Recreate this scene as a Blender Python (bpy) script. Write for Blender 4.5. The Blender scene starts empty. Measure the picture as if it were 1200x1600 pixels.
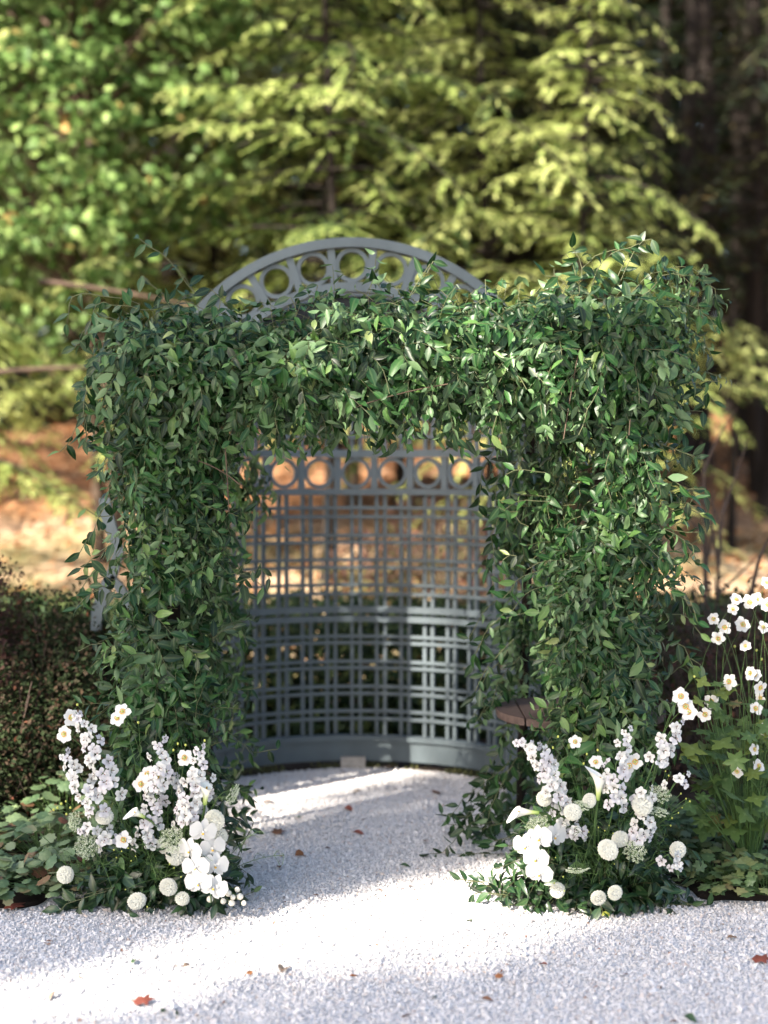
import bpy, math
import numpy as np
from mathutils import Matrix, Vector, Euler

# ------------------------------------------------------------------ camera, world, sun, exposure
S = bpy.context.scene
COL = S.collection
FPX = 2320.0
CAM_Z = 1.68
PITCH = math.atan(70 / FPX)
SUN_AZ = math.radians(42)          # direction the light travels on the ground, from +X towards +Y
SUN_EL = math.radians(33)

cam_d = bpy.data.cameras.new('camera')
cam = bpy.data.objects.new('camera', cam_d)
COL.objects.link(cam)
cam.location = (0, 0, CAM_Z)
cam.rotation_euler = (math.pi / 2 - PITCH, 0, 0)
cam_d.sensor_fit = 'HORIZONTAL'
cam_d.sensor_width = 36
cam_d.lens = 36 * FPX / 1200
cam_d.clip_start = 0.05
cam_d.clip_end = 400
cam_d.dof.use_dof = True
cam_d.dof.focus_distance = 5.62
cam_d.dof.aperture_fstop = 1.45
S.camera = cam

world = bpy.data.worlds.new('World')
S.world = world
world.use_nodes = True
wn = world.node_tree.nodes
sky = wn.new('ShaderNodeTexSky')
sky.sky_type = 'NISHITA'
sky.sun_disc = False
sky.sun_elevation = SUN_EL
sky.sun_rotation = math.radians(90) - SUN_AZ + math.pi
sky.air_density = 1.0
sky.dust_density = 2.2
sky.ozone_density = 0.7
world.node_tree.links.new(sky.outputs[0], wn['Background'].inputs[0])
wn['Background'].inputs[1].default_value = 0.086

sun_d = bpy.data.lights.new('sun', 'SUN')
sun_d.energy = 5.0
sun_d.angle = math.radians(0.55)
sun_d.color = (1.0, 0.91, 0.78)
sun = bpy.data.objects.new('sun', sun_d)
COL.objects.link(sun)
TRAVEL = Vector((math.cos(SUN_EL) * math.cos(SUN_AZ), math.cos(SUN_EL) * math.sin(SUN_AZ), -math.sin(SUN_EL)))
sun.rotation_euler = TRAVEL.to_track_quat('-Z', 'Y').to_euler()
sun.location = (-10, -10, 20)

S.view_settings.view_transform = 'Standard'
S.view_settings.look = 'None'
S.view_settings.gamma = 1.0
S.view_settings.exposure = 2.25
S.render.engine = 'CYCLES'
S.cycles.max_bounces = 7
S.cycles.transparent_max_bounces = 4
S.cycles.use_denoising = True
S.cycles.sample_clamp_indirect = 4.0

# ------------------------------------------------------------------ helpers
PI = math.pi
R = math.radians


def at(px, py, d):
    """the point at depth d (world Y) that stands at pixel px, py of the 1200 x 1600 photograph"""
    rx = (px - 600) / FPX
    ry = -(py - 800) / FPX
    ca, sa = math.cos(PITCH), math.sin(PITCH)
    t = d / (ca + ry * sa)
    return np.array([t * rx, d, CAM_Z + t * (-sa + ry * ca)])


class Geo:
    """collects triangles / quads with a material index and two vertex attributes, var and mid"""
    def __init__(self):
        self.v, self.q, self.t, self.mq, self.mt, self.var, self.mid = [], [], [], [], [], [], []
        self.n = 0

    def add(self, V, quads=None, tris=None, mat=0, var=0.0, mid=0.0):
        V = np.asarray(V, float).reshape(-1, 3)
        self.v.append(V)
        n = len(V)
        self.var.append(np.broadcast_to(np.asarray(var, float), (n,)))
        self.mid.append(np.broadcast_to(np.asarray(mid, float), (n,)))
        if quads is not None and len(quads):
            q = np.asarray(quads, int) + self.n
            self.q.append(q); self.mq.append(np.broadcast_to(np.asarray(mat), (len(q),)))
        if tris is not None and len(tris):
            t = np.asarray(tris, int) + self.n
            self.t.append(t); self.mt.append(np.broadcast_to(np.asarray(mat), (len(t),)))
        self.n += n
        return self

    def box(self, c, s, rz=0.0, mat=0, bev=0.0):
        x, y, z = s[0] / 2, s[1] / 2, s[2] / 2
        V = np.array([[-x, -y, -z], [x, -y, -z], [x, y, -z], [-x, y, -z], [-x, -y, z], [x, -y, z], [x, y, z], [-x, y, z]])
        if rz:
            V = V @ np.array([[math.cos(rz), math.sin(rz), 0], [-math.sin(rz), math.cos(rz), 0], [0, 0, 1]])
        Q = [[0, 3, 2, 1], [4, 5, 6, 7], [0, 1, 5, 4], [1, 2, 6, 5], [2, 3, 7, 6], [3, 0, 4, 7]]
        return self.add(V + np.asarray(c, float), Q, mat=mat)

    def tube(self, P, rad, sides=6, mat=0, var=0.0, mid=0.0, cap=True):
        P = np.asarray(P, float)
        n = len(P)
        rad = np.broadcast_to(np.asarray(rad, float), (n,))
        T = np.gradient(P, axis=0)
        T /= np.linalg.norm(T, axis=1, keepdims=True) + 1e-12
        ref = np.array([0, 0, 1.0]) if abs(T[:, 2]).mean() < 0.8 else np.array([1.0, 0, 0])
        A = np.cross(T, ref); A /= np.linalg.norm(A, axis=1, keepdims=True) + 1e-12
        B = np.cross(T, A)
        a = np.arange(sides) * 2 * PI / sides
        V = P[:, None, :] + rad[:, None, None] * (np.cos(a)[None, :, None] * A[:, None, :] + np.sin(a)[None, :, None] * B[:, None, :])
        i = np.arange(n - 1)[:, None] * sides
        j = np.arange(sides)[None, :]
        k = (j + 1) % sides
        Q = np.stack([i + j, i + k, i + sides + k, i + sides + j], -1).reshape(-1, 4)
        tr = []
        if cap and sides >= 3:
            for s in range(1, sides - 1):
                tr.append([0, s, s + 1])
                b = (n - 1) * sides
                tr.append([b, b + s + 1, b + s])
        return self.add(V.reshape(-1, 3), Q, tr, mat=mat, var=var, mid=mid)

    def arc(self, r0, r1, z0, z1, a0, a1, n, mat=0):
        """a curved bar in plan: radius r0..r1, height z0..z1, angle a0..a1 measured from +Y towards +X"""
        a = np.linspace(a0, a1, n + 1)
        sn, cs = np.sin(a), np.cos(a)
        rows = []
        for r, z in ((r0, z0), (r1, z0), (r1, z1), (r0, z1)):
            rows.append(np.stack([r * sn, r * cs, np.full_like(a, z)], -1))
        V = np.stack(rows, 1).reshape(-1, 3)
        i = np.arange(n)[:, None] * 4
        j = np.arange(4)[None, :]
        k = (j + 1) % 4
        Q = np.stack([i + j, i + k, i + 4 + k, i + 4 + j], -1).reshape(-1, 4)
        b = n * 4
        Q = np.concatenate([Q, [[0, 3, 2, 1], [b, b + 1, b + 2, b + 3]]])
        return self.add(V, Q, mat=mat)

    def varc(self, r0, r1, y0, y1, a0, a1, n, zc=0.0, mat=0):
        """an upright curved bar in the XZ plane round (0, zc), thick from y0 to y1"""
        a = np.linspace(a0, a1, n + 1)
        rows = []
        for r, y in ((r0, y0), (r1, y0), (r1, y1), (r0, y1)):
            rows.append(np.stack([r * np.sin(a), np.full_like(a, y), zc + r * np.cos(a)], -1))
        V = np.stack(rows, 1).reshape(-1, 3)
        i = np.arange(n)[:, None] * 4
        j = np.arange(4)[None, :]
        k = (j + 1) % 4
        Q = np.stack([i + j, i + 4 + j, i + 4 + k, i + k], -1).reshape(-1, 4)
        b = n * 4
        Q = np.concatenate([Q, [[0, 1, 2, 3], [b + 3, b + 2, b + 1, b]]])
        return self.add(V, Q, mat=mat)

    def mesh(self, name, mats, smooth=False):
        me = bpy.data.meshes.new(name)
        V = np.concatenate(self.v)
        q = np.concatenate(self.q) if self.q else np.zeros((0, 4), int)
        t = np.concatenate(self.t) if self.t else np.zeros((0, 3), int)
        nq, nt = len(q), len(t)
        me.vertices.add(len(V)); me.vertices.foreach_set('co', V.astype(np.float32).ravel())
        me.loops.add(nq * 4 + nt * 3)
        me.loops.foreach_set('vertex_index', np.concatenate([q.ravel(), t.ravel()]).astype(np.int32))
        me.polygons.add(nq + nt)
        st = np.concatenate([np.arange(nq) * 4, nq * 4 + np.arange(nt) * 3]).astype(np.int32)
        me.polygons.foreach_set('loop_start', st)
        mi = np.concatenate(self.mq + self.mt) if (self.mq or self.mt) else np.zeros(0)
        me.polygons.foreach_set('material_index', mi.astype(np.int32))
        me.polygons.foreach_set('use_smooth', np.full(nq + nt, bool(smooth)))
        for nm, arr in (('var', self.var), ('mid', self.mid)):
            at_ = me.attributes.new(nm, 'FLOAT', 'POINT')
            at_.data.foreach_set('value', np.concatenate(arr).astype(np.float32))
        for m in (mats if isinstance(mats, (list, tuple)) else [mats]):
            me.materials.append(m)
        me.update(calc_edges=True)
        return me


WM = {}          # world matrix of every object, by name


def wm(o):
    return WM.get(o.name, Matrix.Identity(4))


def obj(name, me, parent=None, M=None):
    """links mesh me (None: an Empty) as an object; M is its WORLD matrix"""
    o = bpy.data.objects.new(name, me)
    COL.objects.link(o)
    M = Matrix.Identity(4) if M is None else M
    if parent is not None:
        o.parent = parent
        o.matrix_local = wm(parent).inverted() @ M
    else:
        o.matrix_local = M
    WM[o.name] = M.copy()
    return o


def tag(o, label=None, cat=None, group=None, kind=None):
    for k, v in (('label', label), ('category', cat), ('group', group), ('kind', kind)):
        if v:
            o[k] = v
    return o


def thing(name, loc, label, cat, group=None):
    return tag(obj(name, None, None, Matrix.Translation(Vector(loc))), label, cat, group)


def frame_from(xaxis, zhint):
    """rotation (3x3, columns x y z) with x along xaxis and z as near zhint as it gets; arrays (N,3)"""
    x = xaxis / (np.linalg.norm(xaxis, axis=-1, keepdims=True) + 1e-12)
    y = np.cross(zhint, x); y /= np.linalg.norm(y, axis=-1, keepdims=True) + 1e-9
    z = np.cross(x, y)
    return np.stack([x, y, z], -1)


def bake(geo, tmpl, pos, rot, scale, var, mat=0):
    """adds a copy of template (V, T, mid) at every position"""
    V, T, mid = tmpl
    N = len(pos)
    if N == 0:
        return
    sc = np.asarray(scale, float)
    sc = sc[:, None] if sc.ndim == 1 else sc
    L = V[None] * (sc[:, None, :] if sc.shape[1] == 3 else sc[:, None, :])
    W = np.einsum('nij,nkj->nki', rot, L) + pos[:, None, :]
    off = (np.arange(N) * len(V))[:, None, None]
    geo.add(W.reshape(-1, 3), tris=(T[None] + off).reshape(-1, 3), mat=mat,
            var=np.repeat(np.asarray(var, float), len(V)), mid=np.tile(mid, N))


def leaf_tmpl(width=0.4, segs=4, fold=0.18, curl=0.25, peak=0.42, twist=0.0, wave=0.0, sharp=1.0):
    """unit-length leaf along +x, face to +z: folded along the midrib, tip bending down"""
    s = np.linspace(0, 1, segs + 1)
    p = math.log(0.5) / math.log(peak)
    w = width / 2 * np.sin(PI * s ** p) ** sharp
    V, mid = [], []
    z0 = -curl * s ** 2
    x0 = s - 0.25 * curl * s ** 3
    for i in range(segs + 1):
        if i in (0, segs):
            V.append([x0[i], 0, z0[i]]); mid.append(0)
        else:
            wv = wave * math.sin(i * 2.1)
            tw = twist * s[i]
            for sd in (-1, 0, 1):
                y = sd * w[i]
                z = abs(sd) * w[i] * fold * 2 + wv * w[i] * sd
                V.append([x0[i], y * math.cos(tw) - z * math.sin(tw), z0[i] + y * math.sin(tw) + z * math.cos(tw)])
                mid.append(abs(sd))
    T = []
    idx = lambda i, k: 1 + (i - 1) * 3 + k
    T += [[0, idx(1, 1), idx(1, 0)][::-1], [0, idx(1, 2), idx(1, 1)][::-1]]
    for i in range(1, segs - 1):
        for k in (0, 1):
            a, b, c, d = idx(i, k), idx(i, k + 1), idx(i + 1, k + 1), idx(i + 1, k)
            T += [[a, c, b], [a, d, c]]
    e = len(V) - 1
    T += [[e, idx(segs - 1, 0), idx(segs - 1, 1)][::-1], [e, idx(segs - 1, 1), idx(segs - 1, 2)][::-1]]
    T = [t[::-1] for t in T]
    V = np.array(V); T = np.array(T); mid = np.array(mid, float)
    # make the normals look up (+z)
    n = np.cross(V[T[:, 1]] - V[T[:, 0]], V[T[:, 2]] - V[T[:, 0]])
    T[n[:, 2] < 0] = T[n[:, 2] < 0][:, ::-1]
    return V, T, mid


def fan_tmpl(pts, lift):
    """a flat lobed leaf from an outline (N,2), stem end at the origin, centre dished by lift"""
    P = np.array(pts, float)
    c = np.array([[0.5, 0.0, lift]])
    V = np.concatenate([c, np.c_[P, np.zeros(len(P))]])
    n = len(P)
    T = np.array([[0, 1 + i, 1 + (i + 1) % n] for i in range(n)])
    nn = np.cross(V[T[:, 1]] - V[T[:, 0]], V[T[:, 2]] - V[T[:, 0]])
    T[nn[:, 2] < 0] = T[nn[:, 2] < 0][:, ::-1]
    return V, T, np.r_[0.0, np.ones(n)]


def tmpl_mesh(name, tmpl, mats, smooth=True, var=0.0):
    g = Geo(); g.add(tmpl[0], tris=tmpl[1], mid=tmpl[2], var=var)
    return g.mesh(name, mats, smooth)


def mat4(pos, rot, scale):
    M = Matrix.Identity(4)
    sc = np.broadcast_to(np.asarray(scale, float), (3,))
    for i in range(3):
        for j in range(3):
            M[i][j] = float(rot[i][j] * sc[j])
        M[i][3] = float(pos[i])
    return M


def unit(v):
    v = np.asarray(v, float)
    return v / (np.linalg.norm(v, axis=-1, keepdims=True) + 1e-12)


def bez(p0, p1, p2, n):
    t = np.linspace(0, 1, n)[:, None]
    return (1 - t) ** 2 * np.asarray(p0) + 2 * t * (1 - t) * np.asarray(p1) + t * t * np.asarray(p2)


# ------------------------------------------------------------------ materials
def new_mat(name):
    m = bpy.data.materials.new(name)
    m.use_nodes = True
    nt = m.node_tree
    return m, nt.nodes, nt.links, nt.nodes['Principled BSDF']


def ramp(N, stops):
    r = N.new('ShaderNodeValToRGB')
    e = r.color_ramp.elements
    while len(e) < len(stops):
        e.new(0.5)
    for el, (p, c) in zip(e, stops):
        el.position = p
        el.color = (*c, 1)
    return r


def leaf_mat(name, stops, under=None, rough=0.4, trans=0.25, tcol=None, rib=0.12, spec=0.5):
    """leaf: colour by the leaf's own random value, paler underside, lighter midrib, some light let through"""
    m, N, L, P = new_mat(name)
    a = N.new('ShaderNodeAttribute'); a.attribute_name = 'var'
    oi = N.new('ShaderNodeObjectInfo')
    ad = N.new('ShaderNodeMath'); ad.operation = 'ADD'
    fr = N.new('ShaderNodeMath'); fr.operation = 'FRACT'
    L.new(a.outputs['Fac'], ad.inputs[0]); L.new(oi.outputs['Random'], ad.inputs[1]); L.new(ad.outputs[0], fr.inputs[0])
    r = ramp(N, stops); L.new(fr.outputs[0], r.inputs[0])
    md = N.new('ShaderNodeAttribute'); md.attribute_name = 'mid'
    mr = N.new('ShaderNodeMapRange'); mr.inputs[1].default_value = 0.0; mr.inputs[2].default_value = 0.28
    mr.inputs[3].default_value = rib; mr.inputs[4].default_value = 0.0
    L.new(md.outputs['Fac'], mr.inputs[0])
    mx = N.new('ShaderNodeMixRGB'); mx.inputs[2].default_value = (0.32, 0.42, 0.18, 1)
    L.new(mr.outputs[0], mx.inputs[0]); L.new(r.outputs[0], mx.inputs[1])
    col = mx.outputs[0]
    tc = N.new('ShaderNodeTexCoord')
    nz = N.new('ShaderNodeTexNoise'); nz.inputs['Scale'].default_value = 60.0; nz.inputs['Detail'].default_value = 3
    L.new(tc.outputs['Object'], nz.inputs['Vector'])
    hv = N.new('ShaderNodeHueSaturation')
    mv = N.new('ShaderNodeMapRange'); mv.inputs[3].default_value = 0.72; mv.inputs[4].default_value = 1.28
    L.new(nz.outputs[0], mv.inputs[0]); L.new(mv.outputs[0], hv.inputs['Value']); L.new(col, hv.inputs['Color'])
    col = hv.outputs[0]
    if under:
        g = N.new('ShaderNodeNewGeometry')
        ux = N.new('ShaderNodeMixRGB'); ux.inputs[2].default_value = (*under, 1)
        um = N.new('ShaderNodeMath'); um.operation = 'MULTIPLY'; um.inputs[1].default_value = 0.85
        L.new(g.outputs['Backfacing'], um.inputs[0]); L.new(um.outputs[0], ux.inputs[0]); L.new(col, ux.inputs[1])
        col = ux.outputs[0]
    L.new(col, P.inputs['Base Color'])
    P.inputs['Roughness'].default_value = rough
    P.inputs['Specular IOR Level'].default_value = spec
    if trans:
        t = N.new('ShaderNodeBsdfTranslucent')
        if tcol:
            t.inputs[0].default_value = (*tcol, 1)
        else:
            L.new(col, t.inputs[0])
        ms = N.new('ShaderNodeMixShader'); ms.inputs[0].default_value = trans
        L.new(P.outputs[0], ms.inputs[1]); L.new(t.outputs[0], ms.inputs[2])
        L.new(ms.outputs[0], N['Material Output'].inputs[0])
    return m


def plain(name, col, rough=0.6, noise=0.0, scale=30.0, bump=0.0, spec=0.5, col2=None, trans=0.0, stretch=None):
    m, N, L, P = new_mat(name)
    P.inputs['Roughness'].default_value = rough
    P.inputs['Specular IOR Level'].default_value = spec
    P.inputs['Base Color'].default_value = (*col, 1)
    if noise or bump:
        tc = N.new('ShaderNodeTexCoord')
        nz = N.new('ShaderNodeTexNoise'); nz.inputs['Scale'].default_value = scale; nz.inputs['Detail'].default_value = 5
        src = tc.outputs['Object']
        if stretch:
            mp = N.new('ShaderNodeMapping'); mp.inputs['Scale'].default_value = stretch
            L.new(src, mp.inputs[0]); src = mp.outputs[0]
        L.new(src, nz.inputs['Vector'])
        if noise:
            c2 = col2 or tuple(c * (1 - noise) for c in col)
            r = ramp(N, [(0.3, c2), (0.7, col)])
            L.new(nz.outputs[0], r.inputs[0]); L.new(r.outputs[0], P.inputs['Base Color'])
        if bump:
            b = N.new('ShaderNodeBump'); b.inputs['Strength'].default_value = bump; b.inputs['Distance'].default_value = 0.01
            L.new(nz.outputs[0], b.inputs['Height']); L.new(b.outputs[0], P.inputs['Normal'])
    if trans:
        t = N.new('ShaderNodeBsdfTranslucent'); t.inputs[0].default_value = (*col, 1)
        ms = N.new('ShaderNodeMixShader'); ms.inputs[0].default_value = trans
        L.new(P.outputs[0], ms.inputs[1]); L.new(t.outputs[0], ms.inputs[2])
        L.new(ms.outputs[0], N['Material Output'].inputs[0])
    return m


def varmat(name, stops, rough=0.8, spec=0.3, bump=0.0, trans=0.0):
    """colour from the piece's own random value"""
    m, N, L, P = new_mat(name)
    a = N.new('ShaderNodeAttribute'); a.attribute_name = 'var'
    r = ramp(N, stops); L.new(a.outputs['Fac'], r.inputs[0])
    L.new(r.outputs[0], P.inputs['Base Color'])
    P.inputs['Roughness'].default_value = rough
    P.inputs['Specular IOR Level'].default_value = spec
    if trans:
        t = N.new('ShaderNodeBsdfTranslucent'); L.new(r.outputs[0], t.inputs[0])
        ms = N.new('ShaderNodeMixShader'); ms.inputs[0].default_value = trans
        L.new(P.outputs[0], ms.inputs[1]); L.new(t.outputs[0], ms.inputs[2])
        L.new(ms.outputs[0], N['Material Output'].inputs[0])
    return m


MT = {}
MT['smilax'] = leaf_mat('garland leaf', [(0.0, (0.003, 0.014, 0.004)), (0.4, (0.009, 0.042, 0.009)), (0.76, (0.031, 0.098, 0.020)), (0.95, (0.10, 0.18, 0.045)), (1.0, (0.17, 0.21, 0.075))],
                        under=(0.115, 0.19, 0.085), rough=0.44, trans=0.16, spec=0.4)
MT['mound'] = leaf_mat('mound leaf', [(0.0, (0.008, 0.026, 0.010)), (0.6, (0.015, 0.044, 0.016)), (1.0, (0.035, 0.08, 0.026))],
                       under=(0.06, 0.09, 0.055), rough=0.33, trans=0.12)
MT['vine'] = plain('vine stem', (0.11, 0.12, 0.05), 0.6, 0.4, 40)
MT['stem'] = plain('green stem', (0.09, 0.17, 0.045), 0.5, 0.3, 40)
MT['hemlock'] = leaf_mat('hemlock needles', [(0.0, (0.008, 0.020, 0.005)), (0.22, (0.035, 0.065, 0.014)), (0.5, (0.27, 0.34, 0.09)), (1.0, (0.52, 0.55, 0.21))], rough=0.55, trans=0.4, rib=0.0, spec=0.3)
MT['maple'] = leaf_mat('maple leaf', [(0.0, (0.045, 0.095, 0.022)), (0.5, (0.14, 0.225, 0.06)), (0.97, (0.25, 0.34, 0.11)), (1.0, (0.36, 0.2, 0.07))],
                       under=(0.16, 0.23, 0.09), rough=0.55, spec=0.2, trans=0.35, rib=0.04)
MT['conifer_dark'] = leaf_mat('dark conifer needles', [(0.0, (0.007, 0.013, 0.005)), (0.7, (0.017, 0.026, 0.009)), (0.97, (0.05, 0.05, 0.018)), (1.0, (0.1, 0.07, 0.025))], rough=0.6, trans=0.2, rib=0.0, spec=0.2)  # colour lowered to stand for shade inside the wood
MT['bark'] = plain('bark', (0.13, 0.09, 0.065), 0.9, 0.6, 9, 0.8, 0.2, stretch=(1, 1, 0.25))
MT['bark_dark'] = plain('dark bark', (0.024, 0.018, 0.015), 0.9, 0.6, 9, 0.8, 0.2, stretch=(1, 1, 0.25))  # near-black bark carries the shade on the wood's trunks
MT['slate'] = plain('slate blue paint', (0.106, 0.134, 0.150), 0.5, 0.28, 7, 0.08, 0.4, stretch=(1, 1, 0.35))
MT['charcoal'] = plain('charcoal hood shade', (0.010, 0.011, 0.013), 0.8, 0.3, 12, 0.1)  # dark colour stands for the shade inside the hood
MT['box'] = leaf_mat('boxwood leaf', [(0.0, (0.012, 0.026, 0.009)), (0.7, (0.026, 0.05, 0.015)), (1.0, (0.07, 0.09, 0.022))], rough=0.65, trans=0.2, spec=0.25, rib=0.05)
MT['barberry'] = leaf_mat('barberry leaf', [(0.0, (0.05, 0.02, 0.02)), (0.6, (0.065, 0.042, 0.03)), (0.68, (0.03, 0.036, 0.014)), (0.93, (0.05, 0.05, 0.02)), (1.0, (0.15, 0.065, 0.04))], rough=0.8, trans=0.2, rib=0.0, spec=0.12)
MT['hedge_mix'] = leaf_mat('brown green hedge leaf', [(0.0, (0.014, 0.024, 0.009)), (0.6, (0.028, 0.042, 0.015)), (0.75, (0.042, 0.03, 0.02)), (0.97, (0.07, 0.045, 0.028)), (1.0, (0.16, 0.06, 0.035))], rough=0.75, trans=0.2, rib=0.0, spec=0.15)
MT['twig'] = plain('brown twig', (0.07, 0.045, 0.034), 0.85, 0.4, 40)
MT['cover'] = leaf_mat('scalloped ground cover leaf', [(0.0, (0.07, 0.125, 0.055)), (0.5, (0.135, 0.195, 0.09)), (0.85, (0.21, 0.26, 0.14)), (0.95, (0.2, 0.14, 0.07)), (1.0, (0.16, 0.06, 0.035))],
                       under=(0.15, 0.18, 0.11), rough=0.5, trans=0.15, rib=0.25)
MT['ivy'] = leaf_mat('ground ivy leaf', [(0.0, (0.06, 0.11, 0.045)), (0.5, (0.11, 0.165, 0.06)), (0.9, (0.18, 0.2, 0.08)), (1.0, (0.2, 0.13, 0.06))],
                     under=(0.13, 0.15, 0.09), rough=0.5, trans=0.15, rib=0.25)
MT['bigleaf'] = leaf_mat('broad lobed leaf', [(0.0, (0.05, 0.1, 0.03)), (0.6, (0.09, 0.15, 0.035)), (0.9, (0.16, 0.2, 0.04)), (1.0, (0.2, 0.15, 0.06))], under=(0.14, 0.17, 0.08), rough=0.5, trans=0.25, rib=0.3)
MT['white'] = plain('white petal', (0.69, 0.68, 0.655), 0.55, 0.06, 90, 0.0, 0.25, trans=0.22)
MT['cream'] = plain('cream petal', (0.70, 0.69, 0.605), 0.55, 0.06, 60, 0.0, 0.25, trans=0.22)
MT['lilac'] = plain('white petal with a mauve cast', (0.65, 0.625, 0.645), 0.55, 0.08, 70, 0.0, 0.25, trans=0.25)
MT['bee'] = plain('brown floret eye', (0.22, 0.15, 0.13), 0.7)
MT['yellow'] = plain('yellow stamens', (0.72, 0.42, 0.03), 0.7)
MT['bud'] = plain('yellow green bud', (0.42, 0.45, 0.09), 0.6)
MT['umbel'] = varmat('pale green umbel', [(0.0, (0.33, 0.40, 0.22)), (0.6, (0.55, 0.6, 0.42)), (1.0, (0.74, 0.75, 0.64))], 0.7)
MT['berry'] = plain('white berry', (0.74, 0.7, 0.6), 0.45, 0.1, 30)
MT['calla'] = None
MT['pebble'] = varmat('white marble chips', [(0.0, (0.25, 0.235, 0.235)), (0.15, (0.44, 0.42, 0.415)), (0.5, (0.58, 0.555, 0.55)), (0.95, (0.67, 0.645, 0.64)), (1.0, (0.52, 0.42, 0.37))], 0.75, 0.3)
MT['litter'] = varmat('dry leaf litter', [(0.0, (0.06, 0.025, 0.012)), (0.4, (0.24, 0.085, 0.026)), (0.75, (0.42, 0.20, 0.085)), (1.0, (0.5, 0.36, 0.24))], 0.8, 0.2, trans=0.15)
MT['soil'] = plain('dark soil', (0.045, 0.034, 0.027), 0.95, 0.6, 14, 1.0, 0.1)
MT['wood'] = plain('weathered brown wood', (0.075, 0.05, 0.043), 0.7, 0.45, 6, 0.3, 0.3, stretch=(1, 9, 9))
MT['block'] = plain('pale stone block', (0.5, 0.45, 0.4), 0.9, 0.3, 25, 0.4, 0.2)
MT['moss'] = leaf_mat('moss', [(0.0, (0.06, 0.075, 0.02)), (1.0, (0.14, 0.13, 0.04))], rough=0.8, trans=0.1, rib=0)


def calla_mat():
    m, N, L, P = new_mat('calla spathe')
    a = N.new('ShaderNodeAttribute'); a.attribute_name = 'mid'
    r = ramp(N, [(0.0, (0.2, 0.32, 0.06)), (0.25, (0.5, 0.58, 0.2)), (0.55, (0.82, 0.81, 0.68)), (1.0, (0.84, 0.83, 0.79))])
    L.new(a.outputs['Fac'], r.inputs[0]); L.new(r.outputs[0], P.inputs['Base Color'])
    P.inputs['Roughness'].default_value = 0.45
    return m


MT['calla'] = calla_mat()
# ------------------------------------------------------------------ the ground
def smooth(a, b, x):
    t = np.clip((x - a) / (b - a), 0, 1)
    return t * t * (3 - 2 * t)


def hill(x, y):
    """height of the ground: level to the garden's edge, then the wooded bank"""
    x = np.asarray(x, float); y = np.asarray(y, float)
    z = 1.05 * smooth(10.8, 18.5, y) + 0.12 * np.clip(y - 17, 0, 60) + 0.5 * smooth(3, 9, x) * smooth(13, 24, y)
    return z + 0.10 * np.sin(x * 1.3 + y * 0.7) * smooth(11.5, 16, y) + 0.06 * np.sin(x * 3.1 - y * 1.9) * smooth(12, 16, y)


def litter_mat():
    m, N, L, P = new_mat('forest floor')
    tc = N.new('ShaderNodeTexCoord')
    vo = N.new('ShaderNodeTexVoronoi'); vo.inputs['Scale'].default_value = 9.0
    nz = N.new('ShaderNodeTexNoise'); nz.inputs['Scale'].default_value = 0.8; nz.inputs['Detail'].default_value = 6
    L.new(tc.outputs['Object'], vo.inputs['Vector']); L.new(tc.outputs['Object'], nz.inputs['Vector'])
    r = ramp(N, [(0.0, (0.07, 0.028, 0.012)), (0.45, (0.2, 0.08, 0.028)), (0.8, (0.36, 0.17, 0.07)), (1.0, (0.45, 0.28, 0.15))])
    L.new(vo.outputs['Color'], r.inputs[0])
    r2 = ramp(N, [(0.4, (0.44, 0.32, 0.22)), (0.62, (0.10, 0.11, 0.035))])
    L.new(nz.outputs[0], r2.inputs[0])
    # under the trees rust with fallen leaves, darkened for shade; in front bare pale earth, thin grass
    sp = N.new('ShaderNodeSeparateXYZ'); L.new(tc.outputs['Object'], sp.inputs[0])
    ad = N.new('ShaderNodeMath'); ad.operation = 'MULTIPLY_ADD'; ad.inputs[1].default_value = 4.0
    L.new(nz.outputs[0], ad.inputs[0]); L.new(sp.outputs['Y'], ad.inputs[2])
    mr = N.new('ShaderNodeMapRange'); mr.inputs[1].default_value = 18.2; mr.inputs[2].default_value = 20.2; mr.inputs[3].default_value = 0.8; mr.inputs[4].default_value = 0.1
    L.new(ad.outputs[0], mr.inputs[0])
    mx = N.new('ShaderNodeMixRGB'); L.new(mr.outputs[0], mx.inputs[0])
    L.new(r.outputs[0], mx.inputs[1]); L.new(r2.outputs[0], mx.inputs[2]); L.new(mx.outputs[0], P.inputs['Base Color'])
    P.inputs['Roughness'].default_value = 0.95
    b = N.new('ShaderNodeBump'); b.inputs['Strength'].default_value = 0.7; b.inputs['Distance'].default_value = 0.03
    L.new(vo.outputs['Distance'], b.inputs['Height']); L.new(b.outputs[0], P.inputs['Normal'])
    return m


def gravel_mat():
    m, N, L, P = new_mat('white gravel bed')
    tc = N.new('ShaderNodeTexCoord')
    vo = N.new('ShaderNodeTexVoronoi'); vo.inputs['Scale'].default_value = 95.0
    L.new(tc.outputs['Object'], vo.inputs['Vector'])
    r = ramp(N, [(0.0, (0.34, 0.335, 0.34)), (0.3, (0.5, 0.49, 0.49)), (0.7, (0.62, 0.605, 0.60)), (1.0, (0.7, 0.685, 0.68))])
    L.new(vo.outputs['Color'], r.inputs[0]); L.new(r.outputs[0], P.inputs['Base Color'])
    P.inputs['Roughness'].default_value = 0.85
    b = N.new('ShaderNodeBump'); b.inputs['Strength'].default_value = 0.8; b.inputs['Distance'].default_value = 0.006
    b.invert = True
    L.new(vo.outputs['Distance'], b.inputs['Height']); L.new(b.outputs[0], P.inputs['Normal'])
    return m


def grid_mesh(name, xs, ys, zf, mats, smooth_=True):
    X, Y = np.meshgrid(xs, ys)
    V = np.stack([X, Y, zf(X, Y)], -1).reshape(-1, 3)
    nx, ny = len(xs), len(ys)
    i = (np.arange(ny - 1)[:, None] * nx + np.arange(nx - 1)[None, :]).reshape(-1)
    Q = np.stack([i, i + 1, i + nx + 1, i + nx], -1)
    return Geo().add(V, Q).mesh(name, mats, smooth_)


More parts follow.
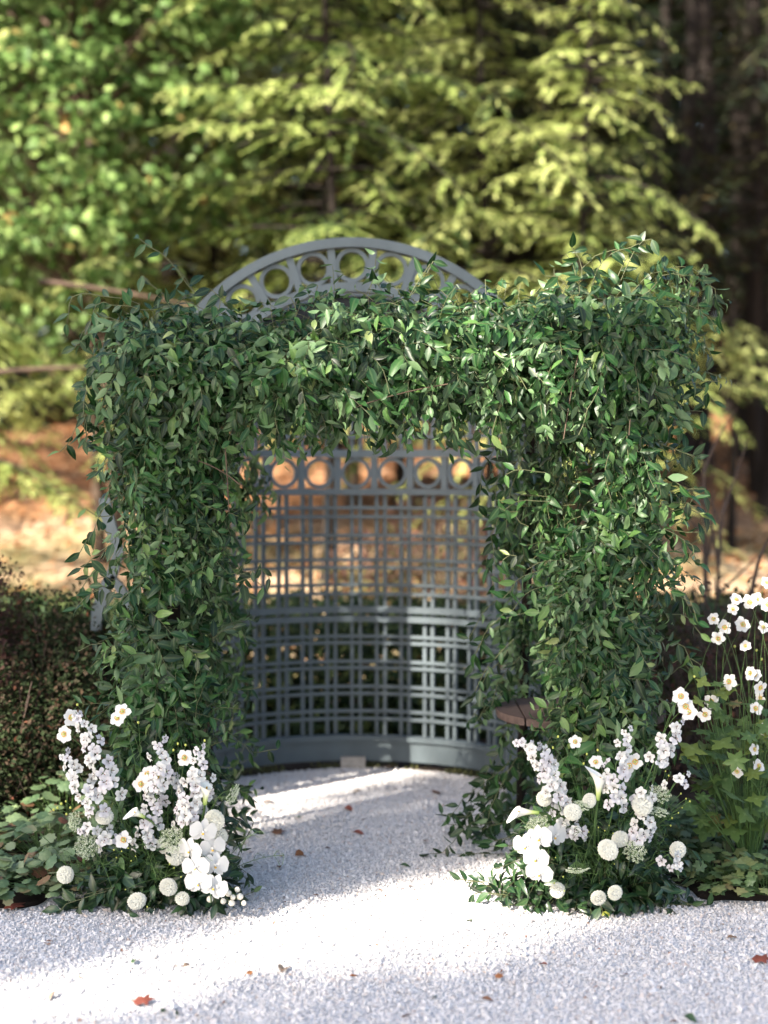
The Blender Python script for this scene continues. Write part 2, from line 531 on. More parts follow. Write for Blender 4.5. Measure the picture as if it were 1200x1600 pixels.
xs = np.concatenate([np.linspace(-140, -16, 20), np.linspace(-14, 14, 113), np.linspace(16, 140, 20)])
ys = np.concatenate([np.linspace(-60, -2, 12), np.linspace(0, 34, 137), np.linspace(38, 170, 24)])
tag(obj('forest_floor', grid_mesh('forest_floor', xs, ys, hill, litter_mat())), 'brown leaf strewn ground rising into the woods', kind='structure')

# the gravel court: a sheet 5 mm proud of the ground, with real stone chips on it where the camera is near
gx = np.linspace(-7, 7, 57); gy = np.linspace(-6, 8.62, 59)
nrng = np.random.default_rng(5)


def gz(x, y):
    return 0.006 + 0.004 * np.sin(x * 2.1 + 0.5) * np.sin(y * 1.7) + 0.004


tag(obj('gravel_court', grid_mesh('gravel_court', gx, gy, gz, gravel_mat())), 'white gravel court under the greenery arch', kind='structure')

NICHE = np.array([-0.155, 7.25, 0.0])
NR = 1.0


def bed_left(y):     # x of the left bed's edge
    return -1.20 + 0.05 * np.sin(y * 3.1) + 0.03 * np.sin(y * 7.7) - 0.9 * np.clip(5.62 - y, 0, 1) - 0.25 * smooth(7.0, 7.6, y) * 0


def bed_right(y):
    return 1.18 + 0.05 * np.sin(y * 2.7 + 1) + 0.03 * np.sin(y * 6.9) + 1.5 * np.clip(5.68 - y, 0, 1)


def chips(n, seed):
    rg = np.random.default_rng(seed)
    d = np.sqrt(rg.uniform(4.0 ** 2, 8.4 ** 2, n))
    x = rg.uniform(-1, 1, n) * (0.27 * d + 0.35)
    rr = np.hypot(x - NICHE[0], d - NICHE[1])
    ok = ~((d > NICHE[1]) & (rr > 0.93)) & (x > np.where(d > 5.55, bed_left(d), -9) - 0.03) & (x < np.where(d > 5.65, bed_right(d), 9) + 0.03)
    x, d = x[ok], d[ok]
    n = len(x)
    s = rg.gamma(5, 0.00066, n) + 0.0013
    O = np.array([[1, 0, 0], [-1, 0, 0], [0, 1, 0], [0, -1, 0], [0, 0, 1], [0, 0, -1.0]])
    F = np.array([[0, 2, 4], [2, 1, 4], [1, 3, 4], [3, 0, 4], [2, 0, 5], [1, 2, 5], [3, 1, 5], [0, 3, 5]])
    V = O[None] * (1 + rg.uniform(-0.3, 0.35, (n, 6, 1))) + rg.normal(0, 0.22, (n, 6, 3))
    q = unit(rg.normal(size=(n, 3)))
    rot = frame_from(q, unit(rg.normal(size=(n, 3))))
    sc = s[:, None] * rg.uniform(0.65, 1.25, (n, 3))
    V = np.einsum('nij,nkj->nki', rot, V * sc[:, None, :])
    V += np.stack([x, d, gz(x, d) + s * rg.uniform(-0.1, 0.8, n)], -1)[:, None, :]
    g = Geo()
    T = (F[None] + (np.arange(n) * 6)[:, None, None]).reshape(-1, 3)
    g.add(V.reshape(-1, 3), tris=T, var=np.repeat(rg.beta(2.2, 1.1, n), 6))
    return g


tag(obj('gravel', chips(250000, 3).mesh('gravel', MT['pebble'])), 'loose white and grey stone chips', kind='stuff')


def bed(name, x0, x1, y0, y1, edge, left, h):
    rg = np.random.default_rng(9)
    ys_ = np.linspace(y0, y1, 48)
    rows = []
    for t in np.linspace(0, 1, 26) ** 1.8:
        e = edge(ys_)
        x = e + (x0 - e) * t if left else e + (x1 - e) * t
        dist = np.abs(x - e)
        dy = np.minimum(ys_ - y0, 0.5)
        z = -0.012 + h * smooth(0, 0.45, dist) * smooth(0, 0.3, dy) + 0.026 * smooth(0, 0.06, dist) * smooth(0, 0.06, dy)
        rows.append(np.stack([x, ys_, z + rg.normal(0, 0.004, len(ys_))], -1))
    V = np.concatenate(rows)
    ny, nx = len(ys_), 26
    i = (np.arange(nx - 1)[:, None] * ny + np.arange(ny - 1)[None, :]).reshape(-1)
    Q = np.stack([i, i + ny, i + ny + 1, i + 1], -1)
    if left:
        Q = Q[:, ::-1]
    return tag(obj(name, Geo().add(V, Q).mesh(name, MT['soil'], True)), kind='structure')


bed('planting_bed', -6.5, 0, 5.5, 10.6, bed_left, True, 0.06)
bed('planting_bed', 0, 6.5, 5.6, 10.6, bed_right, False, 0.06)

# soil and moss strip under the niche's wall
g = Geo()
a = np.linspace(-R(97), R(97), 61)
rows = []
for r, z in ((0.90, -0.004), (0.94, 0.016), (1.1, 0.02), (1.4, 0.02), (2.2, 0.016), (2.6, -0.01)):
    rr = r + 0.012 * np.sin(a * 23) + 0.008 * np.sin(a * 51)
    rows.append(np.stack([NICHE[0] + rr * np.sin(a), NICHE[1] + rr * np.cos(a), np.full_like(a, z)], -1))
V = np.concatenate(rows); na = len(a)
i = (np.arange(5)[:, None] * na + np.arange(na - 1)[None, :]).reshape(-1)
g.add(V, np.stack([i, i + na, i + na + 1, i + 1], -1)[:, ::-1])
tag(obj('soil_strip', g.mesh('soil_strip', MT['soil'], True)), kind='structure')
rg = np.random.default_rng(77)
n = 2600
aa = rg.uniform(-1.5, 1.5, n); rr = 0.9 + rg.gamma(2, 0.06, n)
keep = np.sin(aa * 9 + 1) + np.sin(aa * 23) + rg.normal(0, 0.6, n) > 0.1
aa, rr = aa[keep], rr[keep]; n = len(aa)
P_ = np.stack([NICHE[0] + rr * np.sin(aa), NICHE[1] + rr * np.cos(aa), np.full(n, 0.016)], -1)
g = Geo()
up = np.tile([0, 0, 1.0], (n, 1)) + rg.normal(0, 0.5, (n, 3))
bake(g, leaf_tmpl(0.35, 3, 0.1, 0.4), P_, frame_from(up, rg.normal(size=(n, 3))), rg.uniform(0.012, 0.035, n), rg.random(n))
tag(obj('moss_tufts', g.mesh('moss_tufts', MT['moss'], True)), kind='stuff')

# fallen leaves over the forest floor, as loose litter
rg = np.random.default_rng(21)
n = 24000
ly = 12.0 + 21 * rg.random(n) ** 0.9
lx = rg.uniform(-1, 1, n) * (0.30 * ly + 1.5)
P_ = np.stack([lx, ly, hill(lx, ly) + 0.015], -1)
g = Geo()
bake(g, leaf_tmpl(0.7, 2, 0.15, 0.5), P_, frame_from(np.c_[rg.normal(size=(n, 2)), rg.normal(0, 0.25, n)], np.c_[rg.normal(0, 0.35, (n, 2)), np.ones(n)]),
     rg.uniform(0.06, 0.13, n), rg.random(n))
tag(obj('leaf_litter', g.mesh('leaf_litter', MT['litter'], False)), 'dry brown leaves covering the bank', kind='stuff')

# ------------------------------------------------------------------ the trellis niche
DB = NICHE[1] + NR                       # depth of the niche's back


def zb(y):                               # height at the back wall for a photograph row
    return float(at(550, y, DB)[2])


niche = thing('trellis_niche', NICHE, 'slate blue curved lattice garden niche with ring frieze behind the greenery arch', 'trellis')
sl = MT['slate']
TN = Matrix.Translation(Vector(NICHE))


def npart(name, geo, rz=0.0, smooth_=False, mat=None, parent=None):
    return obj(name, geo.mesh(name, mat or sl, smooth_), parent or niche, TN @ Matrix.Rotation(rz, 4, 'Z'))


A = R(92)
zg = lambda y: zb(y)
npart('base_board', Geo().arc(0.962, 1.0, zg(1186), zg(1155), -A, A, 64))
npart('base_cap', Geo().arc(0.942, 1.004, zg(1154.5), zg(1147), -A, A, 64))
pairs = [(793, 807), (836, 847), (874, 886), (913, 927), (993, 1003), (1032, 1042), (1071, 1082), (1109, 1121)]
for p in pairs:
    for y in p:
        npart('horizontal_slat', Geo().arc(0.964, 0.981, zg(y) - 0.0088, zg(y) + 0.0088, -A, A, 64))
for y, h in ((951, 0.017), (965.5, 0.016)):
    npart('chair_rail', Geo().arc(0.945, 0.981, zg(y) - h, zg(y) + h, -A, A, 64))
# frieze of rings
npart('frieze_rail', Geo().arc(0.950, 1.0, zg(773), zg(763.5), -A, A, 64))
npart('frieze_rail', Geo().arc(0.950, 1.0, zg(715), zg(703), -A, A, 64))
zr = (zg(763.5) + zg(715)) / 2
rh = (zg(715) - zg(763.5)) / 2
post = Geo().box((0, 0.975, zr), (0.036, 0.030, 2 * rh - 0.002)).mesh('frieze_post', sl)
ringg = Geo()
nn = 28
aa = np.arange(nn) * 2 * PI / nn
ro, ri = rh - 0.002, rh - 0.021
sec = []
for r, y in ((ri, 0.962), (ro, 0.962), (ro, 0.984), (ri, 0.984)):
    sec.append(np.stack([r * np.sin(aa), np.full(nn, y), zr + r * np.cos(aa)], -1))
V = np.stack(sec, 1).reshape(-1, 3)
Q = []
for i in range(nn):
    for k in range(4):
        k2 = (k + 1) % 4; j = (i + 1) % nn
        Q.append([i * 4 + k, j * 4 + k, j * 4 + k2, i * 4 + k2])
ringg.add(V, Q)
ring_me = ringg.mesh('frieze_ring', sl)
for i in range(-7, 8):
    obj('frieze_ring', ring_me, niche, TN @ Matrix.Rotation(-R(12 * i), 4, 'Z'))
for i in range(-8, 8):
    obj('frieze_post', post, niche, TN @ Matrix.Rotation(-R(12 * i + 6), 4, 'Z'))


def ztop(a):                             # the arched head of the back wall
    return 1.77 + math.sqrt(max(0.0, 0.905 ** 2 - (0.96 * math.sin(a)) ** 2))


zlow0, zlow1 = zg(1146.8), zg(773.5)
lowslat = Geo().box((0, 0.9905, (zlow0 + zlow1) / 2), (0.0205, 0.018, zlow1 - zlow0)).mesh('vertical_slat', sl)
zup0 = zg(702.5)
ZH = 2.36                                # lower edge of the dark hood
for k in range(-11, 12):
    for s in (-1, 1):
        ang = R(8 * k + s * 1.33)
        if abs(ang) > R(91):
            continue
        obj('vertical_slat', lowslat, niche, TN @ Matrix.Rotation(-ang, 4, 'Z'))
        z1 = min(ZH, ztop(ang)) - 0.02
        if z1 > zup0 + 0.05:
            obj('vertical_slat', Geo().box((0, 0.9905, (zup0 + z1) / 2), (0.0205, 0.018, z1 - zup0)).mesh('vertical_slat', sl),
                niche, TN @ Matrix.Rotation(-ang, 4, 'Z'))
for y in (655, 683, 617, 630, 579, 592):
    z = zg(y)
    amax = math.asin(min(1, math.sqrt(max(0, 0.905 ** 2 - (z - 1.77) ** 2)) / 0.96)) if z > 1.77 else A
    npart('horizontal_slat', Geo().arc(0.964, 0.981, z - 0.0088, z + 0.0088, -amax, amax, 60))
# arched hood board, coloured dark for the shade inside, and its rim
ah = math.asin(math.sqrt(0.905 ** 2 - (ZH - 1.77) ** 2) / 0.96)
aa = np.linspace(-ah, ah, 41)
zt = np.array([ztop(a) for a in aa]) - 0.055
rows = []
for r, z in ((0.965, np.full_like(aa, ZH)), (0.99, np.full_like(aa, ZH)), (0.99, np.maximum(zt, ZH)), (0.965, np.maximum(zt, ZH))):
    rows.append(np.stack([r * np.sin(aa), r * np.cos(aa), z], -1))
V = np.stack(rows, 1).reshape(-1, 3)
Q = [[i * 4 + k, i * 4 + (k + 1) % 4, i * 4 + 4 + (k + 1) % 4, i * 4 + 4 + k] for i in range(40) for k in range(4)]
npart('hood_board', Geo().add(V, Q), mat=MT['charcoal'])
rows = []
zt2 = np.array([ztop(a) for a in aa])
for r, dz in ((0.945, -0.054), (1.0, -0.054), (1.0, 0.0), (0.945, 0.0)):
    rows.append(np.stack([r * np.sin(aa), r * np.cos(aa), zt2 + dz], -1))
V = np.stack(rows, 1).reshape(-1, 3)
npart('hood_rim', Geo().add(V, Q + [[0, 3, 2, 1], [160, 161, 162, 163]]))

# the front arch: two bands, radial bars and rings, on legs that run to the ground
ZC = float(at(550, 701, NICHE[1])[2])
RO, RI = 1.02, 0.805
y0, y1 = -0.03, 0.03
npart('arch_band', Geo().varc(RO - 0.046, RO, y0 - 0.012, y1 + 0.012, -R(90), R(90), 72, ZC))
npart('arch_band', Geo().varc(RI - 0.046, RI, y0 - 0.012, y1 + 0.012, -R(90), R(90), 64, ZC))
mid = (RO - 0.046 + RI) / 2
half = (RO - 0.046 - RI) / 2
bar = Geo().box((0, 0, mid), (0.036, 0.042, 2 * half + 0.002)).mesh('arch_bar', sl)
rg_ = Geo()
sec = []
for r, y in ((half - 0.021, -0.016), (half - 0.001, -0.016), (half - 0.001, 0.016), (half - 0.021, 0.014)):
    aa = np.arange(nn) * 2 * PI / nn
    sec.append(np.stack([r * np.sin(aa), np.full(nn, y), r * np.cos(aa)], -1))
V = np.stack(sec, 1).reshape(-1, 3)
Q = []
for i in range(nn):
    for k in range(4):
        k2 = (k + 1) % 4; j = (i + 1) % nn
        Q.append([i * 4 + k, j * 4 + k, j * 4 + k2, i * 4 + k2])
rg_.add(V, Q)
aring = rg_.mesh('arch_ring', sl)
for i in range(-7, 8):
    a = R(12.2 * i)
    obj('arch_ring', aring, niche, TN @ Matrix.Translation((mid * math.sin(a), 0, ZC + mid * math.cos(a))))
for i in range(-7, 7):
    a = R(12.2 * (i + 0.5))
    obj('arch_bar', bar, niche, TN @ Matrix.Translation((0, 0, ZC)) @ Matrix.Rotation(a, 4, 'Y'))
for sd in (-1, 1):
    for r in (RO - 0.023, RI - 0.023):
        npart('arch_leg', Geo().box((sd * r, 0, (ZC - 0.002 + 0.01) / 2), (0.046, 0.084, ZC - 0.012)))
    for k in range(7):
        obj('arch_ring', aring, niche, TN @ Matrix.Translation((sd * mid, 0, ZC - 0.19 - 0.21 * k)))
    # scrolled wing bracket outside the leg
    pts = np.array([at(164, 778, 7.2), at(166, 800, 7.2), at(176, 830, 7.2), at(186, 860, 7.2), at(178, 890, 7.2), at(165, 920, 7.2), at(153, 955, 7.2), at(150, 985, 7.2)]) - NICHE
    pts2 = np.array([at(172, 902, 7.2), at(186, 916, 7.2), at(196, 930, 7.2), at(212, 960, 7.2)]) - NICHE
    for nm, pp, wd in (('wing_scroll', pts, np.array([0.026, 0.03, 0.026, 0.024, 0.026, 0.028, 0.03, 0.022])), ('wing_strut', pts2, np.full(4, 0.022))):
        if sd > 0:
            pp = pp * np.array([-1, 1, 1])
        dn = unit(np.gradient(pp, axis=0)); nrm = np.stack([dn[:, 2], np.zeros(len(pp)), -dn[:, 0]], -1)
        rows = [pp + nrm * wd[:, None] + [0, -0.02, 0], pp - nrm * wd[:, None] + [0, -0.02, 0], pp - nrm * wd[:, None] + [0, 0.02, 0], pp + nrm * wd[:, None] + [0, 0.02, 0]]
        V = np.stack(rows, 1).reshape(-1, 3)
        m = len(pp) - 1
        Q = [[i * 4 + k, i * 4 + (k + 1) % 4, i * 4 + 4 + (k + 1) % 4, i * 4 + 4 + k] for i in range(m) for k in range(4)]
        npart(nm, Geo().add(V, Q + [[0, 3, 2, 1], [m * 4, m * 4 + 1, m * 4 + 2, m * 4 + 3]]))

# stone block under the middle of the niche's wall
p = at(552, 1195, DB - 0.03)
tag(obj('stone_block', Geo().box((0, 0, 0.034), (0.135, 0.09, 0.064)).mesh('stone_block', MT['block']), None,
        Matrix.Translation((p[0], DB - 0.035, 0.008))), 'pale stone block propping up the middle of the lattice base', 'stone block')

# round slatted table behind the right column
TX, TY, TZ, TRAD = 0.825, 6.22, 0.665, 0.355
tb = thing('round_table', (TX, TY, 0.01), 'round brown slatted wooden table half hidden behind the right leafy column', 'table')
TT = Matrix.Translation((TX, TY, 0.0))
nb = 7
wb = 2 * TRAD / nb
for i in range(nb):
    x0, x1 = -TRAD + i * wb + 0.004, -TRAD + (i + 1) * wb - 0.004
    up_, lo_ = [], []
    for x in np.linspace(x0, x1, 6):
        y = math.sqrt(max(0, TRAD ** 2 - x * x)) if abs(x) < TRAD else 0
        up_.append([x, max(y, 0.01)]); lo_.append([x, -max(y, 0.01)])
    out = lo_ + up_[::-1]
    n_ = len(out)
    V = [[*q, TZ - 0.03] for q in out] + [[*q, TZ] for q in out]
    g = Geo()
    Qd = [[k, (k + 1) % n_, n_ + (k + 1) % n_, n_ + k] for k in range(n_)]
    T_ = []
    for k in range(5):
        a_, b_, c_, d_ = k, k + 1, n_ - 2 - k, n_ - 1 - k
        Qd.append([n_ + a_, n_ + b_, n_ + c_, n_ + d_]); Qd.append([d_, c_, b_, a_])
    g.add(V, Qd)
    obj('tabletop_slat', g.mesh('tabletop_slat', MT['wood']), tb, TT)
obj('pedestal', Geo().tube([[0, 0, 0.012], [0, 0, 0.05], [0, 0, 0.08], [0, 0, TZ - 0.06]], [0.17, 0.15, 0.04, 0.035], 12).mesh('pedestal', MT['twig'], True), tb, TT)
for rz in (R(40), R(-40)):
    obj('batten', Geo().box((0, 0, TZ - 0.046 - (0.0 if rz > 0 else 0.0005)), (0.62, 0.05, 0.03), R(90) if rz > 0 else 0).mesh('batten', MT['wood']), tb, TT)
# ------------------------------------------------------------------ trees and shrubs
NEEDLE = (np.array([[0, 0, 0], [0.45, 0.125, 0.0], [1, 0, -0.06], [0.45, -0.125, 0.0]]), np.array([[0, 2, 1], [0, 3, 2]]), np.array([0.5, 1, 1, 1.0]))


def up_rot(rg, ax, jit):
    n = len(ax)
    return frame_from(ax, np.tile([0, 0, 1.0], (n, 1)) + rg.normal(0, jit, (n, 3)))


def hemlock(name, x, y, h, zmin, rad, seed, label, mat='hemlock', group=None, trunk=0.14, dens=1.0, rake=0.0, bark='bark_dark', step=0.24, spray=0.085):
    rg = np.random.default_rng(seed)
    z0 = float(hill(x, y))
    t = thing(name, (x, y, z0), label, 'tree', group)
    g = Geo()
    zz = np.linspace(-0.3, h, 12)
    g.tube(np.c_[x + 0.06 * np.sin(zz * 0.7 + seed), y + 0.05 * np.cos(zz * 0.6 + seed), z0 + zz], np.linspace(trunk, trunk * 0.2, 12) + np.r_[trunk * 0.5, np.zeros(11)], 9)
    obj('trunk', g.mesh('trunk', MT[bark], True), t, Matrix.Identity(4))
    gb, gl = Geo(), Geo()
    P, A_, S_, Vv, H_ = [], [], [], [], []
    z = zmin
    az = rg.uniform(0, 6.28)
    while z < h - 0.3:
        for _ in range(2 if rg.random() < 0.4 else 3):
            az += 2.4 + rg.normal(0, 0.3)
            f = (z - zmin) / (h - zmin)
            Lb = (rad * (1 - f) ** 0.8 + 0.35) * (rg.uniform(0.45, 0.8) if rg.random() < 0.45 else rg.uniform(0.9, 1.2))
            d = np.array([math.cos(az), math.sin(az), 0.0]); d[1] -= rake; d /= np.linalg.norm(d)
            side = np.array([-d[1], d[0], 0])
            m = 9
            s = np.linspace(0, 1, m)
            bz = z0 + z + rg.normal(0, 0.08) + Lb * (0.16 * s - (0.40 + rg.uniform(-0.25, 0.25)) * s ** 2.2)
            wob = Lb * 0.12 * np.sin(s * 3 + rg.uniform(0, 6))
            C = np.stack([x + d[0] * Lb * s + side[0] * wob, y + d[1] * Lb * s + side[1] * wob, bz], -1)
            gb.tube(C, np.linspace(0.022, 0.004, m), 4, cap=False)
            bv = rg.uniform(-0.22, 0.2)
            k = 0.14
            sg = 1
            while k < 1.0:
                sg = -sg
                i = k * (m - 1); i0 = int(i); i1 = min(i0 + 1, m - 1); fr = i - i0
                base = C[i0] * (1 - fr) + C[i1] * fr
                tang = unit(C[i1] - C[i0]) if i1 > i0 else unit(C[-1] - C[-2])
                dirn = unit(tang * rg.uniform(0.5, 0.9) + side * sg * rg.uniform(0.4, 1.1) + [0, 0, rg.normal(-0.05, 0.22)])
                Lt = min((0.62 * (1 - k) + 0.16) * Lb * 0.40 + 0.08, 0.6) * rg.uniform(0.7, 1.2)
                nq = max(4, int(Lt / 0.042 * dens))
                u = (np.arange(nq) + 0.4) / nq
                tp = base + dirn * (Lt * u)[:, None]
                tp[:, 2] -= 0.28 * Lt * u ** 2
                sgn = np.where(np.arange(nq) % 2, 1, -1)
                td = np.tile(dirn, (nq, 1)); td[:, 2] -= 0.5 * u
                perp = np.cross(np.tile([0, 0, 1.0], (nq, 1)), td)
                ax = unit(td * 0.9 + perp * (sgn * rg.uniform(0.3, 0.9, nq))[:, None] + rg.normal(0, 0.12, (nq, 3)))
                P.append(tp); A_.append(ax); H_.append(np.tile([0, 0, 0.75], (nq, 1)) + d * 0.6 * k + rg.normal(0, 0.3, (nq, 3)))
                S_.append(rg.uniform(0.8, 1.35, nq) * spray * (1.1 - 0.3 * u))
                Vv.append(np.clip(0.10 + 0.66 * (0.2 + 0.8 * k) * (0.45 + 0.55 * u) + bv + rg.normal(0, 0.14, nq), 0, 0.99))  # dark inner and bright tip tones paint shaded gaps and sunlit tips
                k += 0.085 / max(Lb, 0.5) * (1 / dens) ** 0.5 + rg.uniform(0, 0.02)
        z += step * rg.uniform(0.7, 1.3)
    P = np.concatenate(P); A_ = np.concatenate(A_)
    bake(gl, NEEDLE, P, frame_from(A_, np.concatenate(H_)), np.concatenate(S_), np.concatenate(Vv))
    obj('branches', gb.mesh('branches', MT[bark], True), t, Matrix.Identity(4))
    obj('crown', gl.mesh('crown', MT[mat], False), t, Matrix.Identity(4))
    return t


def lobed(n_lobes, depth, seed=0, stem=0.06, spread=2.3):
    """outline of a palmate leaf, unit long, stem at the origin"""
    pts = [[0.0, 0.0]]
    c = np.array([0.5, 0.0])
    for i in range(n_lobes):
        a = -spread + 2 * spread * i / (n_lobes - 1)
        r = 0.5 + 0.06 * math.cos(a)
        pts.append([c[0] + r * math.cos(a), c[1] + r * math.sin(a)])
        if i < n_lobes - 1:
            a2 = a + spread / (n_lobes - 1)
            pts.append([c[0] + r * (1 - depth) * math.cos(a2), c[1] + r * (1 - depth) * math.sin(a2)])
    return pts


MAPLE = fan_tmpl(lobed(5, 0.42), 0.06)
MAPLE2 = (MAPLE[0] * np.array([1, 0.9, 1]) + np.array([0, 0, 0]) - np.c_[np.zeros((len(MAPLE[0]), 2)), 0.25 * MAPLE[0][:, 0] ** 2], MAPLE[1], MAPLE[2])


def broadleaf(name, x, y, h, cen, rad, nclump, nleaf, size, seed, label, mat='maple', group=None, trunk=0.1, trunks=1, spreadc=(0.3, 0.3, 0.1), nbranch=50, bark='bark', shell=0.45, keepf=None):
    rg = np.random.default_rng(seed)
    z0 = float(hill(x, y))
    t = thing(name, (x, y, z0), label, 'tree', group)
    g = Geo()
    top = np.array(cen, float)
    for k in range(trunks):
        b = np.array([x + (k - (trunks - 1) / 2) * 0.2, y + rg.normal(0, 0.08), z0 - 0.2])
        e = np.array([top[0] + rg.normal(0, 0.25), top[1] + rg.normal(0, 0.2), z0 + h * 0.85])
        g.tube(bez(b, (b + e) / 2 + [rg.normal(0, 0.2), rg.normal(0, 0.2), 0], e, 12), np.linspace(trunk, trunk * 0.25, 12), 9)
    obj('trunk', g.mesh('trunk', MT[bark], True), t, Matrix.Identity(4))
    rad = np.array(rad, float)
    c = unit(rg.normal(size=(nclump, 3))) * (rg.uniform(shell ** 3, 1, (nclump, 1)) ** (1 / 3))
    C = top + c * rad
    if keepf is not None:
        C = C[keepf(C)]
    gb = Geo()
    for q in C[:nbranch]:
        zt = max(z0 + 0.8, q[2] - 0.55 * math.hypot(q[0] - top[0], q[1] - top[1]) - 0.3)
        f = min(1.0, (zt - z0) / max(h * 0.85, 0.1))
        b = np.array([x + (top[0] - x) * f, y + (top[1] - y) * f, zt])
        gb.tube(bez(b, (b + q) / 2 + [0, 0, 0.15], q, 7), np.linspace(0.03, 0.006, 7), 5, cap=False)
    obj('branches', gb.mesh('branches', MT[bark], True), t, Matrix.Identity(4))
    n = len(C) * nleaf
    P = np.repeat(C, nleaf, 0) + rg.normal(size=(n, 3)) * np.array(spreadc)
    out = unit(P - top)
    ax = unit(out * np.array([1, 1, 0.3]) * 0.8 + rg.normal(0, 0.55, (n, 3)) + [0, 0, -0.35])
    nz = out * 0.55 + rg.normal(0, 0.38, (n, 3)) + [0, 0, 0.75]
    cv = np.repeat(rg.uniform(-0.2, 0.2, len(C)), nleaf)
    var = np.clip(0.45 + cv + rg.normal(0, 0.2, n), 0, 0.995)
    gl = Geo()
    h2 = n // 2
    s = rg.uniform(0.7, 1.25, n) * size
    rot = frame_from(ax, nz)
    bake(gl, MAPLE, P[:h2], rot[:h2], s[:h2], var[:h2])
    bake(gl, MAPLE2, P[h2:], rot[h2:], s[h2:], var[h2:])
    obj('crown', gl.mesh('crown', MT[mat], False), t, Matrix.Identity(4))
    return t


WOOD = 'trees of the wood behind the niche'
broadleaf('maple_tree', -2.8, 15.2, 7.2, (-3.3, 15.2, 5.6), (1.95, 1.5, 2.9), 250, 52, 0.12, 11,
          'light green maple with slim double trunk at the left edge of the wood', group=WOOD, trunk=0.075, trunks=2, shell=0.3, spreadc=(0.24, 0.24, 0.09), nbranch=110)
HM = [
    ('hemlock_tree', -0.55, 14.6, 9.5, 1.75, 2.0, 31, 'sunlit yellow green hemlock rising just above the left half of the lattice arch', {}),
    ('hemlock_tree', 1.05, 15.5, 10.5, 1.75, 2.1, 32, 'tallest bright hemlock above the right half of the lattice arch', {}),
    ('hemlock_tree', 2.0, 14.7, 6.2, 1.0, 1.45, 3, 'young hemlock with lit lower boughs above the right leafy column', {}),
    ('hemlock_tree', -1.9, 16.6, 10.5, 1.6, 2.3, 4, 'hemlock standing behind the slim maple trunks', {}),
    ('hemlock_tree', -4.0, 13.8, 3.6, 1.35, 1.8, 5, 'hemlock with low drooping boughs at the far left above the orange bank', {}),
    ('hemlock_tree', 0.2, 18.2, 12.0, 1.6, 2.6, 6, 'hemlock coloured dark for shade deep behind the middle of the lattice arch', dict(mat='conifer_dark', spray=0.12)),  # back row: dark needle colour replaces hemlock green to paint shade
    ('hemlock_tree', 1.75, 17.4, 11.0, 2.2, 2.0, 12, 'hemlock coloured dark for shade behind the young lit hemlock', dict(mat='conifer_dark', spray=0.12)),
    ('hemlock_tree', 3.8, 16.4, 2.9, 1.9, 0.8, 7, 'small hemlock sapling with a lit tip beside the dark right trunks', {}),
]
for nm, x, y, h, zm, rd, sd, lb, kw in HM:
    hemlock(nm, x, y, h, zm, rd, sd, lb, group=WOOD, **{**dict(spray=0.092, dens=1.9, step=0.165, trunk=0.06), **kw})
# dark conifers further in
DK = [(-6.0, 21.5, 12, 1.0, 2.6), (-3.2, 22.5, 13, 0.9, 2.6), (2.3, 21.5, 13, 2.0, 2.6), (4.4, 20.5, 12, 2.0, 1.9), (5.6, 22.5, 13, 1.7, 2.4), (7.6, 23.5, 13, 1.4, 2.8), (-0.9, 24.5, 14, 1.6, 2.6), (-8.4, 24, 13, 1.0, 2.8), (3.2, 26, 14, 2.4, 2.8), (6.6, 28, 14, 1.5, 3.0), (4.7, 17.9, 11, 3.0, 1.5), (5.9, 19.3, 12, 3.0, 1.8), (-7.7, 15.3, 9, 1.0, 2.2), (-9.0, 16.7, 10, 1.0, 2.4)]
DL = ['dark conifer at the far left behind the low hemlock boughs', 'dark conifer behind the light green maple crown', 'dark conifer behind the tallest bright hemlock',
      'dark conifer with bare lower trunk right of the bright hemlocks', 'dark conifer with dead lower branches near the right edge of the wood', 'dark conifer closing the wood at the right edge',
      'dark conifer deep in the wood behind the lattice arch', 'dark conifer closing the wood at the left edge', 'dark conifer in deep shade behind the young hemlock', 'farthest dark conifer at the right behind the bare trunks', 'dark conifer hanging over the small lit sapling at the right', 'dark conifer filling the upper right corner', 'dark conifer just outside the left edge shading the orange bank', 'second dark conifer outside the left edge beyond the orange bank']
for i, (x, y, h, zm, rd) in enumerate(DK):
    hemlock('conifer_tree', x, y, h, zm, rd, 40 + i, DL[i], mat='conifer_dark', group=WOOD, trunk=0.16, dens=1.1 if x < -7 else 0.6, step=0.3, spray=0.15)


def bare_trunk(x, y, h, r, seed, label, lean=0.0, stubs=7):
    rg = np.random.default_rng(seed)
    z0 = float(hill(x, y))
    t = thing('bare_tree', (x, y, z0), label, 'tree', WOOD)
    zz = np.linspace(-0.3, h, 16)
    C = np.c_[x + lean * zz + 0.05 * np.sin(zz + seed), y + 0.04 * np.cos(zz * 1.3), z0 + zz]
    g = Geo().tube(C, np.linspace(r, r * 0.5, 16), 9)
    obj('trunk', g.mesh('trunk', MT['bark' if seed in (4, 6) else 'bark_dark'], True), t, Matrix.Identity(4))
    gb = Geo()
    for k in range(stubs):
        zt = rg.uniform(1.5, h * 0.9); a = rg.uniform(0, 6.28); L_ = rg.uniform(0.4, 1.3)
        b = np.array([x + lean * zt, y, z0 + zt]); d = np.array([math.cos(a), math.sin(a), rg.uniform(-0.2, 0.25)])
        obj('dead_branch', Geo().tube(bez(b, b + d * L_ * 0.5 + [0, 0, 0.08], b + d * L_ + [0, 0, -0.1], 6), np.linspace(0.022, 0.005, 6), 5).mesh('dead_branch', MT['bark_dark'], True), t, Matrix.Identity(4))
    pass


